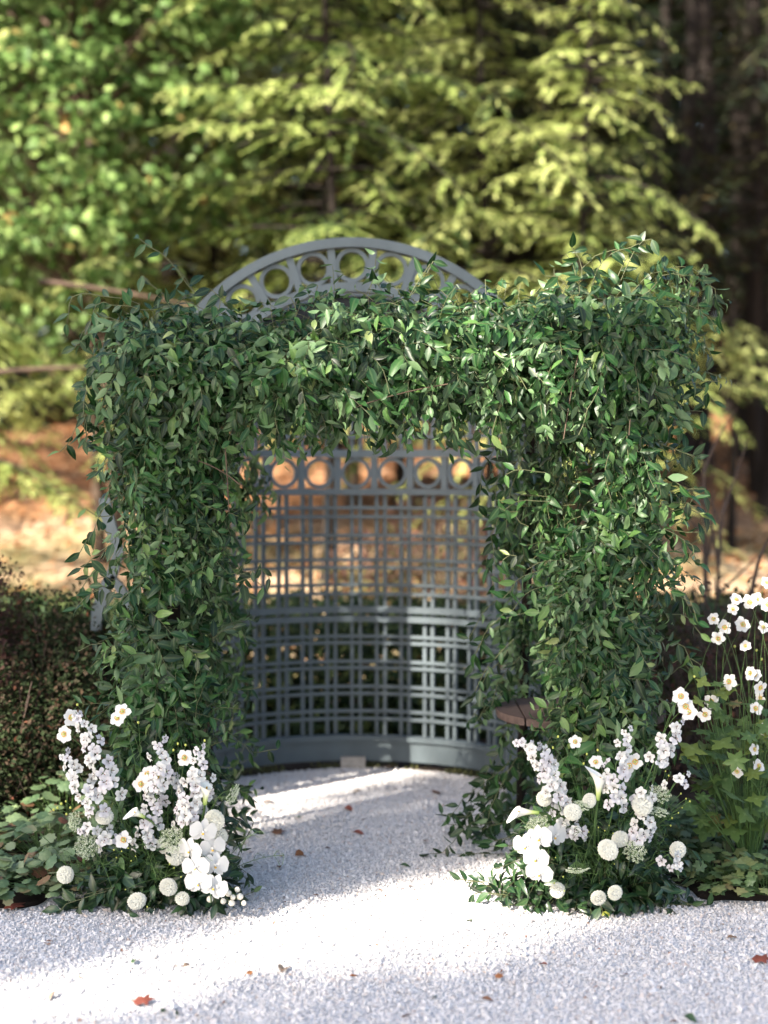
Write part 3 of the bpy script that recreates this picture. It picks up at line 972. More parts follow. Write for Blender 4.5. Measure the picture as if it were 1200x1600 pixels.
bare_trunk(3.85, 19.2, 10, 0.13, 2, 'brown trunk catching some sun right of the bright hemlocks', 0.01)
bare_trunk(4.75, 18.9, 10, 0.10, 3, 'thin dark trunk near the right edge with stub branches', -0.012, 9)
bare_trunk(5.35, 22.0, 11, 0.13, 5, 'dark trunk nearest the right edge, high on the bank', 0.008)
bare_trunk(4.25, 22.8, 11, 0.12, 7, 'slender shaded trunk between the sunny brown one and the right edge', 0.0)
bare_trunk(1.75, 20.2, 11, 0.13, 9, 'dark trunk half hidden behind the tallest hemlock', 0.0)
bare_trunk(-0.35, 18.2, 11, 0.11, 4, 'pale spotted trunk showing above the top of the lattice arch', 0.0)

# the far wood, one mass
rg = np.random.default_rng(91)
n = 90000
wx = rg.uniform(-20, 20, n); wy = 28 + 9 * rg.random(n)
bump = 16 + 3 * np.sin(wx * 1.1) + 2 * np.sin(wx * 2.7 + 1)
wz = hill(wx, wy) + bump * rg.random(n) ** 0.8
g = Geo()
ax = unit(np.c_[rg.normal(size=(n, 2)), rg.normal(-0.3, 0.3, n)])
bake(g, (NEEDLE[0] * np.array([1, 2.8, 1]), NEEDLE[1], NEEDLE[2]), np.c_[wx, wy, wz], up_rot(rg, ax, 0.5), rg.uniform(0.35, 0.7, n), rg.random(n))
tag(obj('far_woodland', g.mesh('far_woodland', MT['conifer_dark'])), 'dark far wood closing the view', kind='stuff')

# the tall trees behind the photographer whose shade lies over the arch
NX, NY = math.sin(SUN_AZ), -math.cos(SUN_AZ)
AX, AY = math.cos(SUN_AZ), math.sin(SUN_AZ)


def shade_tree(u, s, halfw, zlo, zhi, ncl, seed, label, deep=1.2, nleaf=34):
    x, y = s * AX + u * NX, s * AY + u * NY
    zc = (zlo + zhi) / 2
    # crown axes: along the travel direction deep, across it halfw
    broadleaf('tall_tree', x, y, zhi - 0.5, (x, y, zc), (halfw, halfw, (zhi - zlo) / 2), ncl, nleaf, 0.15, seed, label, group='tall trees shading the gravel court',
              trunk=0.16, spreadc=(0.16, 0.16, 0.16), nbranch=30, shell=0.1)


SHADE = [(-4.93, -18.0, 0.50, 11.5, 19.0, 200, 61, 'tall narrow tree out of frame whose shade covers the arch'),
         (-7.15, -18.0, 1.0, 10.8, 20.8, 520, 62, 'tall broad tree out of frame whose shade covers the niche'),
         (-5.92, -18.0, 0.6, 16.5, 20.0, 170, 64, 'high leaning crown out of frame whose shade crosses the upper niche'),  # unseen crown put in to keep sun off the upper niche
         (-2.75, -18.0, 1.2, 10.8, 19.0, 215, 63, 'tall open crowned tree out of frame whose shade falls on the right column')]
for a_ in SHADE:
    shade_tree(*a_)


# ---- shrubs
def shrub(name, cen, rad, n, size, mat, seed, label, cat='shrub', group=None, twigs=30, width=0.55, box=False, top_rag=0.12, kids=('stems', 'foliage')):
    rg = np.random.default_rng(seed)
    cen = np.array(cen, float); rad = np.array(rad, float)
    t = thing(name, (cen[0], cen[1], cen[2] - rad[2]), label, cat, group)
    if box:
        c = rg.uniform(-1, 1, (n, 3))
        k = rg.integers(0, 3, n)
        sg = np.where(rg.random(n) < 0.5, -1, 1)
        f_ = rg.random(n) < 0.75
        c[np.arange(n)[f_], k[f_]] = (sg * (1 - rg.random(n) ** 2 * 0.5))[f_]
    else:
        c = unit(rg.normal(size=(n, 3))) * (1 - 0.55 * rg.random((n, 1)) ** 1.6)
    lump = 1 + top_rag * (np.sin(c[:, :1] * 7 + seed) + np.sin(c[:, 1:2] * 9 + 2) + np.sin(c[:, 2:3] * 8))
    P = cen + c * rad * lump
    P[:, 2] = np.maximum(P[:, 2], cen[2] - rad[2] + 0.02)
    out = unit(c)
    ax = unit(out * 0.6 + rg.normal(0, 0.7, (n, 3)) + [0, 0, 0.15])
    g = Geo()
    bake(g, leaf_tmpl(width, 2, 0.15, 0.25), P, frame_from(ax, out + rg.normal(0, 0.5, (n, 3)) + [0, 0, 0.4]), rg.uniform(0.7, 1.3, n) * size, rg.random(n))
    gs = Geo()
    for i in range(twigs):
        e = cen + unit(rg.normal(size=3) + [0, 0, 0.8]) * rad * rg.uniform(0.8, 1.15)
        b = np.array([cen[0] + rg.normal(0, 0.25 * rad[0]), cen[1] + rg.normal(0, 0.25 * rad[1]), cen[2] - rad[2]])
        gs.tube(bez(b, (b + e) / 2 + rg.normal(0, 0.05, 3), e, 7), np.linspace(0.008, 0.002, 7), 4, cap=False)
    obj(kids[0], gs.mesh(kids[0], MT['twig'], True), t, Matrix.Identity(4))
    obj(kids[1], g.mesh(kids[1], MT[mat], True), t, Matrix.Identity(4))
    return t


shrub('boxwood_hedge', (0.0, 9.65, 0.36), (2.6, 0.7, 0.38), 40000, 0.075, 'box', 3, 'clipped dark green hedge seen through the lower lattice', 'hedge', box=True, top_rag=0.05, twigs=40)
shrub('barberry_shrub', (-2.22, 7.3, 0.58), (0.62, 0.6, 0.60), 30000, 0.030, 'barberry', 4, 'purple brown barberry shrub at the left edge', twigs=110, top_rag=0.1)
shrub('small_leaved_shrub', (-1.56, 7.25, 0.52), (0.30, 0.42, 0.50), 20000, 0.027, 'hedge_mix', 5, 'dark brown green small leaved shrub between the barberry and the left column', twigs=40, top_rag=0.1)
shrub('low_shrub', (-1.75, 6.75, 0.35), (0.5, 0.3, 0.36), 14000, 0.028, 'hedge_mix', 15, 'low dark shrub behind the left bed of scalloped leaves', twigs=30, top_rag=0.1)
shrub('twiggy_shrub', (1.95, 7.7, 0.5), (0.75, 0.55, 0.55), 3600, 0.04, 'barberry', 6, 'brown half bare twiggy shrub behind the white anemones', twigs=260, top_rag=0.12)
shrub('woodland_shrub', (-3.3, 12.4, float(hill(-3.3, 12.4)) + 0.3), (0.8, 0.5, 0.35), 2600, 0.06, 'box', 8, 'low green shrub on the orange bank at the left', twigs=20)
shrub('woodland_shrub', (0.7, 13.6, float(hill(0.7, 13.6)) + 0.45), (1.5, 0.6, 0.5), 3500, 0.07, 'barberry', 9, 'orange brown shrub on the bank behind the ring frieze', twigs=60)

# bare dark saplings in front of the right bank
rg = np.random.default_rng(33)
for j, (px, py0, py1, lab) in enumerate([(1090, 960, 690, 'bare dark forked sapling right of the right column'), (1128, 930, 760, 'bare twisted sapling in front of the sunny right bank')]):
    b = at(px, 940, 9.2); b[2] = 0.05
    t = thing('bare_sapling', b, lab, 'sapling', 'bare saplings beside the right column')
    g = Geo()
    tp = at(px + 6, py1, 9.2)
    main = bez(b, (b + tp) / 2 + [0.08 * (-1) ** j, 0, 0], tp, 10)
    g.tube(main, np.linspace(0.022, 0.006, 10), 6)
    obj('stem', g.mesh('stem', MT['twig'], True), t, Matrix.Identity(4))
    for k in range(5):
        q = main[4 + k]; e = q + [rg.uniform(-0.35, 0.35), rg.normal(0, 0.1), rg.uniform(0.2, 0.6)]
        obj('branch', Geo().tube(bez(q, (q + e) / 2 + [rg.normal(0, 0.06), 0, 0], e, 6), np.linspace(0.011, 0.003, 6), 5).mesh('branch', MT['twig'], True), t, Matrix.Identity(4))
# curved dark stem at the far right
b = at(1168, 935, 7.9); e = at(1203, 838, 7.9); b[2] -= 0.6
t = thing('bare_sapling', b, 'leaning dark bare stem at the right edge behind the anemones', 'sapling', 'bare saplings beside the right column')
obj('stem', Geo().tube(bez(b, at(1160, 905, 7.9), e, 9), np.linspace(0.014, 0.008, 9), 6).mesh('stem', MT['twig'], True), t, Matrix.Identity(4))
# dead pinkish bough crossing the left of the view, fallen and caught on the low hemlock
for (xa, ya, xb, yb, d, lab) in [(-30, 585, 165, 575, 12.0, 'dead pale bough level with the left corner of the arch'), (60, 440, 300, 478, 12.2, 'dead pale bough sloping down behind the left corner of the arch')]:
    a_, c_ = at(xa, ya, d), at(xb, yb, d + 0.3)
    t = tag(obj('dead_bough', Geo().tube(bez(a_, (a_ + c_) / 2 + [0, 0, 0.04], c_, 10), np.linspace(0.028, 0.012, 10), 6).mesh('dead_bough', MT['bark'], True)), lab, 'dead branch', 'dead boughs caught in the left hemlock')
# ------------------------------------------------------------------ the greenery arch
LT = [leaf_tmpl(0.40, 4, 0.16, 0.22, 0.42, 0.2), leaf_tmpl(0.36, 4, 0.22, 0.42, 0.4, -0.3), leaf_tmpl(0.44, 4, 0.10, 0.10, 0.44, 0.1), leaf_tmpl(0.34, 4, 0.28, -0.12, 0.4, 0.5), leaf_tmpl(0.42, 4, 0.2, 0.7, 0.42, -0.6)]


class Leaves:
    def __init__(self):
        self.pos, self.rot, self.sc, self.var, self.out = [], [], [], [], []

    def add(self, p, r, s, v):
        self.pos.append(p); self.rot.append(r); self.sc.append(s); self.var.append(v)

    def done(self):
        self.pos = np.concatenate(self.pos); self.rot = np.concatenate(self.rot)
        self.sc = np.concatenate(self.sc); self.var = np.concatenate(self.var)
        self.k = np.random.default_rng(8).integers(0, len(LT), len(self.pos))
        return self

    def split(self, parent, mat, n_single, score, part_name='leaf', mass='foliage'):
        """the n_single best-scoring leaves become parts, the rest one mass"""
        order = np.argsort(-score)
        top = order[:n_single]
        rest = np.ones(len(self.pos), bool); rest[top] = False
        ms = [tmpl_mesh(part_name, t_, mat) for t_ in LT]
        for i in top:
            obj(part_name, ms[self.k[i]], parent, mat4(self.pos[i], self.rot[i], self.sc[i]))
        g = Geo()
        for j in range(len(LT)):
            m = rest & (self.k == j)
            bake(g, LT[j], self.pos[m], self.rot[m], self.sc[m], self.var[m])
        tag(obj(mass, g.mesh(mass, mat, True), parent, Matrix.Identity(4)), kind='stuff')


def sprigs(rg, lv, gs, start, dir0, nstep, outn, step=0.026, grav=0.10, size=0.066, side=0.8, down=0.3, jit=0.25, stem=True, updn=0.35, varoff=0.0, stemr=0.0013):
    """many leafy vine sprigs at once; start, dir0, outn are (M,3), nstep (M,)"""
    M = len(start)
    p = start.copy(); d = unit(dir0)
    K = int(nstep.max())
    path = [p.copy()]
    vo = rg.normal(0, 0.14, M) + varoff
    for k in range(K):
        d = unit(d + np.array([0, 0, -grav]) + rg.normal(0, 0.10, (M, 3)))
        p = p + d * step
        if (p[:, 2] < 0.03).any():
            p[:, 2] = np.maximum(p[:, 2], 0.03)
        path.append(p.copy())
        al = nstep > k
        if not al.any():
            break
        n = int(al.sum())
        dd, oo = d[al], outn[al]
        sd = unit(np.cross(dd, oo)) * (1 if k % 2 else -1)
        fr = k / np.maximum(nstep[al], 1)
        ax = unit(dd * 0.55 + sd * side + np.array([0, 0, -down]) + rg.normal(0, jit, (n, 3)))
        nz = oo * 0.75 + np.array([0, 0, updn]) + rg.normal(0, 0.42, (n, 3))
        s = (size if np.isscalar(size) else size[al]) * rg.uniform(0.72, 1.25, n) * (1.05 - 0.45 * fr ** 2)
        lv.add(p[al] + rg.normal(0, 0.003, (n, 3)), frame_from(ax, nz), s, np.clip(0.44 + vo[al] + rg.normal(0, 0.16, n), 0.0, 0.995))
    if stem:
        path = np.stack(path, 1)
        for i in range(M):
            q = path[i, :int(nstep[i]) + 1]
            if len(q) >= 3:
                gs.tube(q[::2] if len(q) > 6 else q, stemr, 3, cap=False)


rg = np.random.default_rng(100)
arch = thing('greenery_arch', (0.0, 5.8, 0.0), 'square ceremony arch thickly wrapped in dark green leafy vines on white gravel', 'arch')
LV = Leaves(); GS = Geo()


def column(n, prof, yc, ry, zmin, zmax, seed, low=0.5, size=0.064, front=0.5):
    rg = np.random.default_rng(seed)
    z = rg.uniform(zmin, zmax, n)
    zz = [q[0] for q in prof]
    xc = np.interp(z, zz, [q[1] for q in prof]); rx = np.interp(z, zz, [q[2] for q in prof])
    phi = np.where(rg.random(n) < front, rg.uniform(-PI, 0, n), rg.uniform(-PI, PI, n))
    rho = low + (1 - low) * rg.random(n) ** 0.6
    lump = 1 + 0.13 * np.sin(phi * 3 + z * 5 + seed) + 0.11 * np.sin(z * 9 - phi * 2)
    nc = max(6, n // 11)
    cid = rg.integers(0, nc, n)
    pick = rg.integers(0, n, nc)
    phi = phi[pick][cid] + rg.normal(0, 0.28, n); z = np.clip(z[pick][cid] + rg.normal(0, 0.075, n), zmin * 0.6, zmax + 0.05)
    xc = np.interp(z, zz, [q[1] for q in prof]); rx = np.interp(z, zz, [q[2] for q in prof])
    lump = (1 + 0.13 * np.sin(phi * 3 + z * 5 + seed) + 0.11 * np.sin(z * 9 - phi * 2)) * (1 + rg.normal(0, 0.14, nc)[cid])
    c, s = np.cos(phi), np.sin(phi)
    P = np.stack([xc + rx * rho * lump * c, yc + ry * rho * lump * s, z], -1)
    out = unit(np.stack([c, s * 1.1, np.full(n, 0.1)], -1))
    tan = np.stack([-s, c, np.zeros(n)], -1) * (rg.normal(0, 0.75, nc)[cid] + rg.normal(0, 0.45, n))[:, None]
    vz = rg.normal(-0.55, 0.55, nc)[cid] + rg.normal(0, 0.35, n)
    d = out * rg.uniform(0.0, 0.55, (n, 1)) + tan * 0.75 + np.stack([np.zeros(n), np.zeros(n), vz], -1)
    flip = np.where(rg.random(nc) < 0.13, -1.0, 1.0)[cid][:, None] * np.where(rg.random((n, 1)) < 0.06, -1.0, 1.0)
    sprigs(rg, LV, GS, P, d, rg.integers(4, 11, n), out * flip, size=size * np.clip(1 + rg.normal(0, 0.2, nc)[cid], 0.6, 1.4), varoff=rg.normal(0, 0.15, nc)[cid])


column(1300, [(0.0, -0.85, 0.12), (0.5, -0.855, 0.135), (0.8, -0.855, 0.14), (1.3, -0.85, 0.145), (1.75, -0.835, 0.165), (2.1, -0.81, 0.215), (2.3, -0.78, 0.22)], 5.84, 0.19, 0.12, 2.24, 1)
column(1420, [(0.0, 0.83, 0.13), (0.5, 0.84, 0.14), (0.8, 0.845, 0.15), (1.3, 0.865, 0.175), (1.75, 0.88, 0.20), (2.1, 0.88, 0.25), (2.42, 0.88, 0.22)], 5.85, 0.20, 0.12, 2.36, 2)
# second pair of posts further back, thinner
column(330, [(0.0, 0.55, 0.16), (0.3, 0.62, 0.09), (1.0, 0.66, 0.08), (2.2, 0.69, 0.12)], 6.72, 0.13, 0.05, 2.15, 3)
column(200, [(0.0, -0.78, 0.14), (1.0, -0.80, 0.12), (2.2, -0.80, 0.15)], 6.72, 0.13, 0.05, 2.15, 4)
# the beam
n = 1250
r2 = np.random.default_rng(7)
x = r2.uniform(-0.95, 1.0, n)
phi = np.where(r2.random(n) < 0.55, r2.uniform(0.4 * PI, 1.35 * PI, n), r2.uniform(0, 2 * PI, n))      # 0 back, pi/2 top, pi front
rho = 0.5 + 0.5 * r2.random(n) ** 0.6
lump = 1 + 0.13 * np.sin(x * 7 + phi) + 0.10 * np.sin(x * 15 - phi * 2)
zc = 2.085 + 0.03 * np.sin(x * 3.0 + 0.5) + 0.03 * smooth(0.3, 1, x)
P = np.stack([x, 5.78 + 0.25 * rho * lump * np.cos(phi), zc + 0.135 * rho * lump * np.sin(phi)], -1)
out = unit(np.stack([np.zeros(n), np.cos(phi), np.sin(phi)], -1))
d = out * r2.uniform(0.1, 0.8, (n, 1)) + np.stack([r2.normal(0, 0.9, n), r2.normal(0, 0.2, n), r2.normal(-0.12, 0.42, n)], -1)
sprigs(r2, LV, GS, P, d, r2.integers(4, 12, n), out * np.where(r2.random((n, 1)) < 0.22, -1.0, 1.0), down=0.6, size=0.067 * np.clip(1 + r2.normal(0, 0.18, n), 0.6, 1.35), varoff=0.08)
# side beams joining front and back posts
for sx in (-0.8, 0.74):
    n = 150
    y = r2.uniform(5.9, 6.7, n); ph = r2.uniform(0, 2 * PI, n)
    out = np.stack([np.cos(ph), np.zeros(n), np.sin(ph)], -1)
    P = np.stack([sx + 0.15 * np.cos(ph), y, 2.08 + 0.13 * np.sin(ph)], -1)
    sprigs(r2, LV, GS, P, out * 0.4 + r2.normal(0, 0.5, (n, 3)), r2.integers(4, 10, n), unit(out))


def spray(pts, d, step=0.03, size=0.066, dd=0.0, m=1, spread=0.02, varoff=0.0, grav=0.0):
    """a loose spray following a path through the photograph's rows at depth d"""
    rg = np.random.default_rng(int(pts[0][0] * 7 + pts[0][1]))
    P = np.array([at(px, py, d + dd * i) for i, (px, py) in enumerate(pts)])
    seg = np.r_[0, np.cumsum(np.linalg.norm(np.diff(P, axis=0), axis=1))]
    for _ in range(m):
        k = max(3, int(seg[-1] / step))
        s = np.linspace(0, seg[-1], k)
        C = np.stack([np.interp(s, seg, P[:, i]) for i in range(3)], -1) + rg.normal(0, spread, 3) + np.cumsum(rg.normal(0, 0.004, (k, 3)), 0)
        C[:, 2] = np.maximum(C[:, 2], 0.02)
        T = unit(np.gradient(C, axis=0))
        oo = np.tile([0.0, -1.0, 0.25], (k, 1))
        sd = unit(np.cross(T, oo)) * np.where(np.arange(k) % 2, 1, -1)[:, None]
        ax = unit(T * 0.5 + sd * 0.7 + [0, 0, -0.35] + rg.normal(0, 0.3, (k, 3)))
        LV.add(C, frame_from(ax, oo + rg.normal(0, 0.55, (k, 3))), size * rg.uniform(0.7, 1.25, k), np.clip(0.45 + varoff + rg.normal(0, 0.14, k), 0, 0.995))
        GS.tube(C, 0.0016, 4, cap=False)


for a_ in [
    dict(pts=[(300, 470), (262, 425), (228, 398), (206, 380)], d=5.75), dict(pts=[(280, 470), (255, 440), (235, 420)], d=5.7), dict(pts=[(300, 470), (285, 445), (270, 432)], d=5.8),
    dict(pts=[(210, 480), (160, 468), (125, 462), (108, 470), (104, 510)], d=5.7, m=2), dict(pts=[(200, 520), (165, 500), (135, 520), (118, 545)], d=5.75, m=2),
    dict(pts=[(190, 580), (150, 560), (125, 590), (115, 640), (118, 690)], d=5.72, m=2), dict(pts=[(180, 640), (140, 650), (120, 690), (108, 705)], d=5.85, m=1),
    dict(pts=[(170, 770), (148, 790), (138, 820)], d=5.6), dict(pts=[(175, 840), (150, 860), (132, 880)], d=5.6), dict(pts=[(170, 920), (145, 930), (130, 950)], d=5.65),
    dict(pts=[(930, 450), (935, 410), (960, 385), (1000, 375)], d=5.7, m=2), dict(pts=[(960, 450), (975, 410), (990, 380), (1012, 372)], d=5.8, m=2), dict(pts=[(900, 470), (880, 440), (855, 440)], d=5.7, m=2), dict(pts=[(920, 440), (910, 400), (900, 390)], d=5.65, m=2),
    dict(pts=[(990, 470), (1030, 430), (1070, 430), (1100, 455), (1104, 490)], d=5.75, m=3, size=0.068), dict(pts=[(1050, 520), (1090, 540), (1110, 570)], d=5.8, m=2), dict(pts=[(1050, 590), (1085, 600), (1100, 620)], d=5.85),
    dict(pts=[(1040, 700), (1068, 712), (1090, 722)], d=5.65), dict(pts=[(1045, 740), (1065, 755), (1080, 772)], d=5.6, size=0.064), dict(pts=[(1035, 830), (1060, 840), (1075, 880)], d=5.6, m=2, size=0.066), dict(pts=[(1040, 920), (1065, 930), (1078, 965)], d=5.65, m=2),
    dict(pts=[(640, 470), (660, 440), (672, 420)], d=5.7, m=2), dict(pts=[(700, 480), (690, 450), (670, 430)], d=5.75, m=2), dict(pts=[(730, 490), (752, 462), (770, 470)], d=5.75, m=2), dict(pts=[(780, 500), (800, 475), (815, 480)], d=5.7, m=2), dict(pts=[(490, 480), (500, 462), (492, 450)], d=5.75, m=1),
    dict(pts=[(420, 640), (432, 672), (440, 700)], d=5.7, m=2), dict(pts=[(505, 640), (510, 670), (515, 695)], d=5.65, m=2), dict(pts=[(600, 640), (606, 670), (610, 700)], d=5.7, m=2), dict(pts=[(560, 640), (552, 665), (556, 680)], d=5.6, m=1), dict(pts=[(690, 635), (710, 660), (715, 690)], d=5.7, m=2), dict(pts=[(645, 640), (650, 670), (648, 690)], d=5.75, m=1),
    dict(pts=[(800, 610), (790, 640), (780, 675)], d=5.5, m=2, varoff=0.42, size=0.06), dict(pts=[(795, 625), (770, 650), (775, 690)], d=5.5, m=1, varoff=0.45, size=0.06),
    dict(pts=[(860, 740), (820, 735), (795, 745)], d=5.48, varoff=0.4, size=0.055), dict(pts=[(870, 780), (830, 775), (805, 790)], d=5.48, varoff=0.3, size=0.055), dict(pts=[(860, 890), (820, 900), (795, 930)], d=5.46, m=2, varoff=0.4), dict(pts=[(880, 930), (850, 945), (835, 960)], d=5.44, m=1, varoff=0.42),
    dict(pts=[(930, 560), (915, 600), (895, 640), (880, 690)], d=5.46, m=1, varoff=0.45), dict(pts=[(960, 700), (955, 740), (965, 790)], d=5.47, m=1, varoff=0.2),
    dict(pts=[(350, 1080), (385, 1085), (410, 1080)], d=5.9, m=1, size=0.055), dict(pts=[(340, 1120), (380, 1150), (395, 1165), (430, 1155)], d=5.85, m=1, size=0.055), dict(pts=[(360, 1210), (380, 1235), (400, 1245)], d=5.8, m=1, size=0.055), dict(pts=[(360, 900), (390, 890), (405, 905)], d=5.7, m=2, size=0.06), dict(pts=[(350, 990), (375, 970), (395, 985)], d=5.75, m=1),
    dict(pts=[(800, 1230), (770, 1260), (735, 1290), (705, 1318)], d=6.42, m=4, spread=0.05), dict(pts=[(820, 1280), (780, 1300), (745, 1305), (715, 1300)], d=6.4, m=4, spread=0.05), dict(pts=[(800, 1180), (775, 1220), (765, 1260)], d=6.45, m=4, spread=0.05), dict(pts=[(830, 1300), (790, 1315), (760, 1320)], d=6.3, m=3, spread=0.04),
    dict(pts=[(790, 960), (760, 985), (745, 1020)], d=6.2, m=3, spread=0.04), dict(pts=[(800, 1000), (765, 1040), (750, 1075)], d=6.2, m=3, spread=0.04), dict(pts=[(790, 1090), (760, 1110), (740, 1140)], d=6.3, m=3, spread=0.04), dict(pts=[(790, 700), (770, 740), (765, 800)], d=6.1, m=4, spread=0.05), dict(pts=[(800, 800), (780, 850), (790, 900)], d=6.1, m=4, spread=0.05),
]:
    spray(**a_)
# stray sprigs breaking the outline
r3 = np.random.default_rng(19)
for k in range(64):
    left = k % 2 == 0
    py = r3.uniform(520, 1080)
    inner = r3.random() < 0.3
    x0 = (r3.uniform(345, 365) if inner else r3.uniform(170, 195)) if left else (r3.uniform(800, 825) if inner else r3.uniform(1035, 1060))
    sg = (1 if inner else -1) * (1 if left else -1)
    L_ = r3.uniform(20, 55) * (0.55 if inner else 1)
    spray([(x0, py), (x0 + sg * L_ * 0.5, py + r3.normal(-6, 8)), (x0 + sg * L_, py + r3.normal(8, 16))], r3.uniform(5.68, 5.9), size=r3.uniform(0.055, 0.075), varoff=r3.normal(0, 0.15))
for k in range(26):
    x0 = r3.uniform(200, 860); up_ = r3.random() < 0.45
    y0_ = 490 if up_ else r3.uniform(630, 650)
    sg = -1 if up_ else 1
    L_ = r3.uniform(20, 42)
    spray([(x0, y0_), (x0 + r3.normal(0, 8), y0_ + sg * L_ * 0.5), (x0 + r3.normal(0, 18), y0_ + sg * L_)], r3.uniform(5.65, 5.8), size=r3.uniform(0.055, 0.075), varoff=r3.normal(0, 0.15))
LV.done()
# frame: posts and beams inside the greenery
for nm, p0, p1, r in [('post', (-0.84, 5.85, 0), (-0.82, 5.85, 2.1), 0.025), ('post', (0.84, 5.86, 0), (0.86, 5.86, 2.1), 0.025), ('post', (-0.8, 6.72, 0), (-0.8, 6.72, 2.1), 0.022), ('post', (0.62, 6.72, 0), (0.67, 6.72, 2.1), 0.022),
                      ('crossbeam', (-0.9, 5.82, 2.08), (0.95, 5.82, 2.08), 0.025), ('side_beam', (-0.81, 5.88, 2.08), (-0.8, 6.7, 2.08), 0.022), ('side_beam', (0.85, 5.88, 2.08), (0.68, 6.7, 2.08), 0.022)]:
    obj(nm, Geo().tube(np.linspace(p0, p1, 4), r, 8).mesh(nm, MT['bark_dark'], True), arch, Matrix.Identity(4))
tag(obj('vines', GS.mesh('vines', MT['vine'], True), arch, Matrix.Identity(4)), kind='stuff')
for (a0, a1) in [((310, 720), (375, 757)), ((352, 700), (358, 800)), ((545, 640), (700, 600)), ((905, 545), (880, 690)), ((985, 655), (983, 680))]:
    q0, q1 = at(*a0, 5.46), at(*a1, 5.46)
    obj('bare_twig', Geo().tube(bez(q0, (q0 + q1) / 2 + [0, 0, 0.02], q1, 6), 0.0022, 4).mesh('bare_twig', MT['bark'], True), arch, Matrix.Identity(4))
nrm = LV.rot[:, :, 2]
facing = np.abs(nrm[:, 1])
jit = np.random.default_rng(4).random(len(LV.pos))
score = -(LV.pos[:, 1] - 5.6) * 4 + facing * 0.6 + LV.sc * 8 + jit * 0.9
score[LV.pos[:, 2] < 0.45] -= 5
LV.split(arch, MT['smilax'], 300, score)


# ------------------------------------------------------------------ low greenery round the arch's feet
def mound(cx, cy, rx, ry, h, n, seed, label, tails):
    global LV, GS
    rg = np.random.default_rng(seed)
    t = thing('greenery_mound', (cx, cy, 0.0), label, 'greenery', 'low greenery at the feet of the arch')
    LV, GS = Leaves(), Geo()
    ph = rg.uniform(-PI, PI, n)
    ph = np.where(rg.random(n) < 0.5, -np.abs(ph), ph)
    el = rg.random(n)
    out = np.stack([np.cos(ph) * (1 - el * 0.55), np.sin(ph) * (1 - el * 0.55), el * 0.9 + 0.05], -1)
    out = unit(out)
    rho = rg.uniform(0.35, 0.85, n)
    P = np.array([cx, cy, 0.03]) + out * np.array([rx, ry, h]) * rho[:, None]
    d = out * 0.8 + rg.normal(0, 0.45, (n, 3)) + [0, 0, -0.1]
    sprigs(rg, LV, GS, P, d, rg.integers(3, 8, n), unit(out + [0, 0, 0.3]), size=0.074, step=0.028, grav=0.12, side=0.7, down=0.2, jit=0.3)
    for a_ in tails:
        spray(**a_)
    LV.done()
    obj('vines', GS.mesh('vines', MT['vine'], True), t, Matrix.Identity(4))['kind'] = 'stuff'
    sc = -(LV.pos[:, 1]) * 3 + np.abs(LV.rot[:, 1, 2]) * 0.4 + np.random.default_rng(5).random(len(LV.pos)) * 0.5
    LV.split(t, MT['mound'], 300, sc)
    return t


mound(-0.84, 5.70, 0.30, 0.20, 0.42, 210, 51, 'low dark green foliage spreading on the gravel under the left column', [
    dict(pts=[(180, 1390), (130, 1400), (98, 1428)], d=5.56, m=4, spread=0.02, size=0.078), dict(pts=[(160, 1370), (120, 1390), (95, 1400)], d=5.6, m=3, size=0.068),
    dict(pts=[(330, 1330), (365, 1315), (390, 1312)], d=5.6, m=1, size=0.055), dict(pts=[(330, 1400), (365, 1400), (392, 1390)], d=5.5, m=1, size=0.055), dict(pts=[(350, 1340), (370, 1300), (378, 1280)], d=5.65, m=2, size=0.06)])
mound(0.82, 5.72, 0.33, 0.22, 0.42, 230, 52, 'low dark green foliage trailing over the gravel under the right column', [
    dict(pts=[(850, 1400), (800, 1385), (760, 1380), (722, 1378)], d=5.75, m=3, spread=0.03, size=0.06), dict(pts=[(860, 1415), (820, 1405), (780, 1395), (745, 1385)], d=5.65, m=3, spread=0.03, size=0.06), dict(pts=[(860, 1420), (820, 1420), (790, 1412)], d=5.6, m=2, spread=0.02, size=0.06),
    dict(pts=[(1040, 1400), (1070, 1410), (1100, 1425)], d=5.6, m=2, spread=0.02, size=0.06), dict(pts=[(960, 1415), (990, 1425), (1005, 1432)], d=5.5, m=2, size=0.075), dict(pts=[(990, 1400), (1040, 1415), (1075, 1415)], d=5.6, m=2, size=0.07)])
# ------------------------------------------------------------------ flowers
PETAL = leaf_tmpl(0.86, 4, 0.05, 0.18, 0.58, 0.0, sharp=0.75)
PETAL_R = leaf_tmpl(0.9, 5, 0.06, 0.28, 0.6, 0.25, wave=0.28, sharp=0.7)
PETAL_N = leaf_tmpl(0.5, 3, 0.12, 0.2, 0.55)
BALL = None


def octa(g, c, r, mat=0, var=0.0):
    O = np.array([[1, 0, 0], [-1, 0, 0], [0, 1, 0], [0, -1, 0], [0, 0, 1], [0, 0, -1.0]]) * r + np.asarray(c)
    g.add(O, tris=[[0, 2, 4], [2, 1, 4], [1, 3, 4], [3, 0, 4], [2, 0, 5], [1, 2, 5], [3, 1, 5], [0, 3, 5]], mat=mat, var=var)


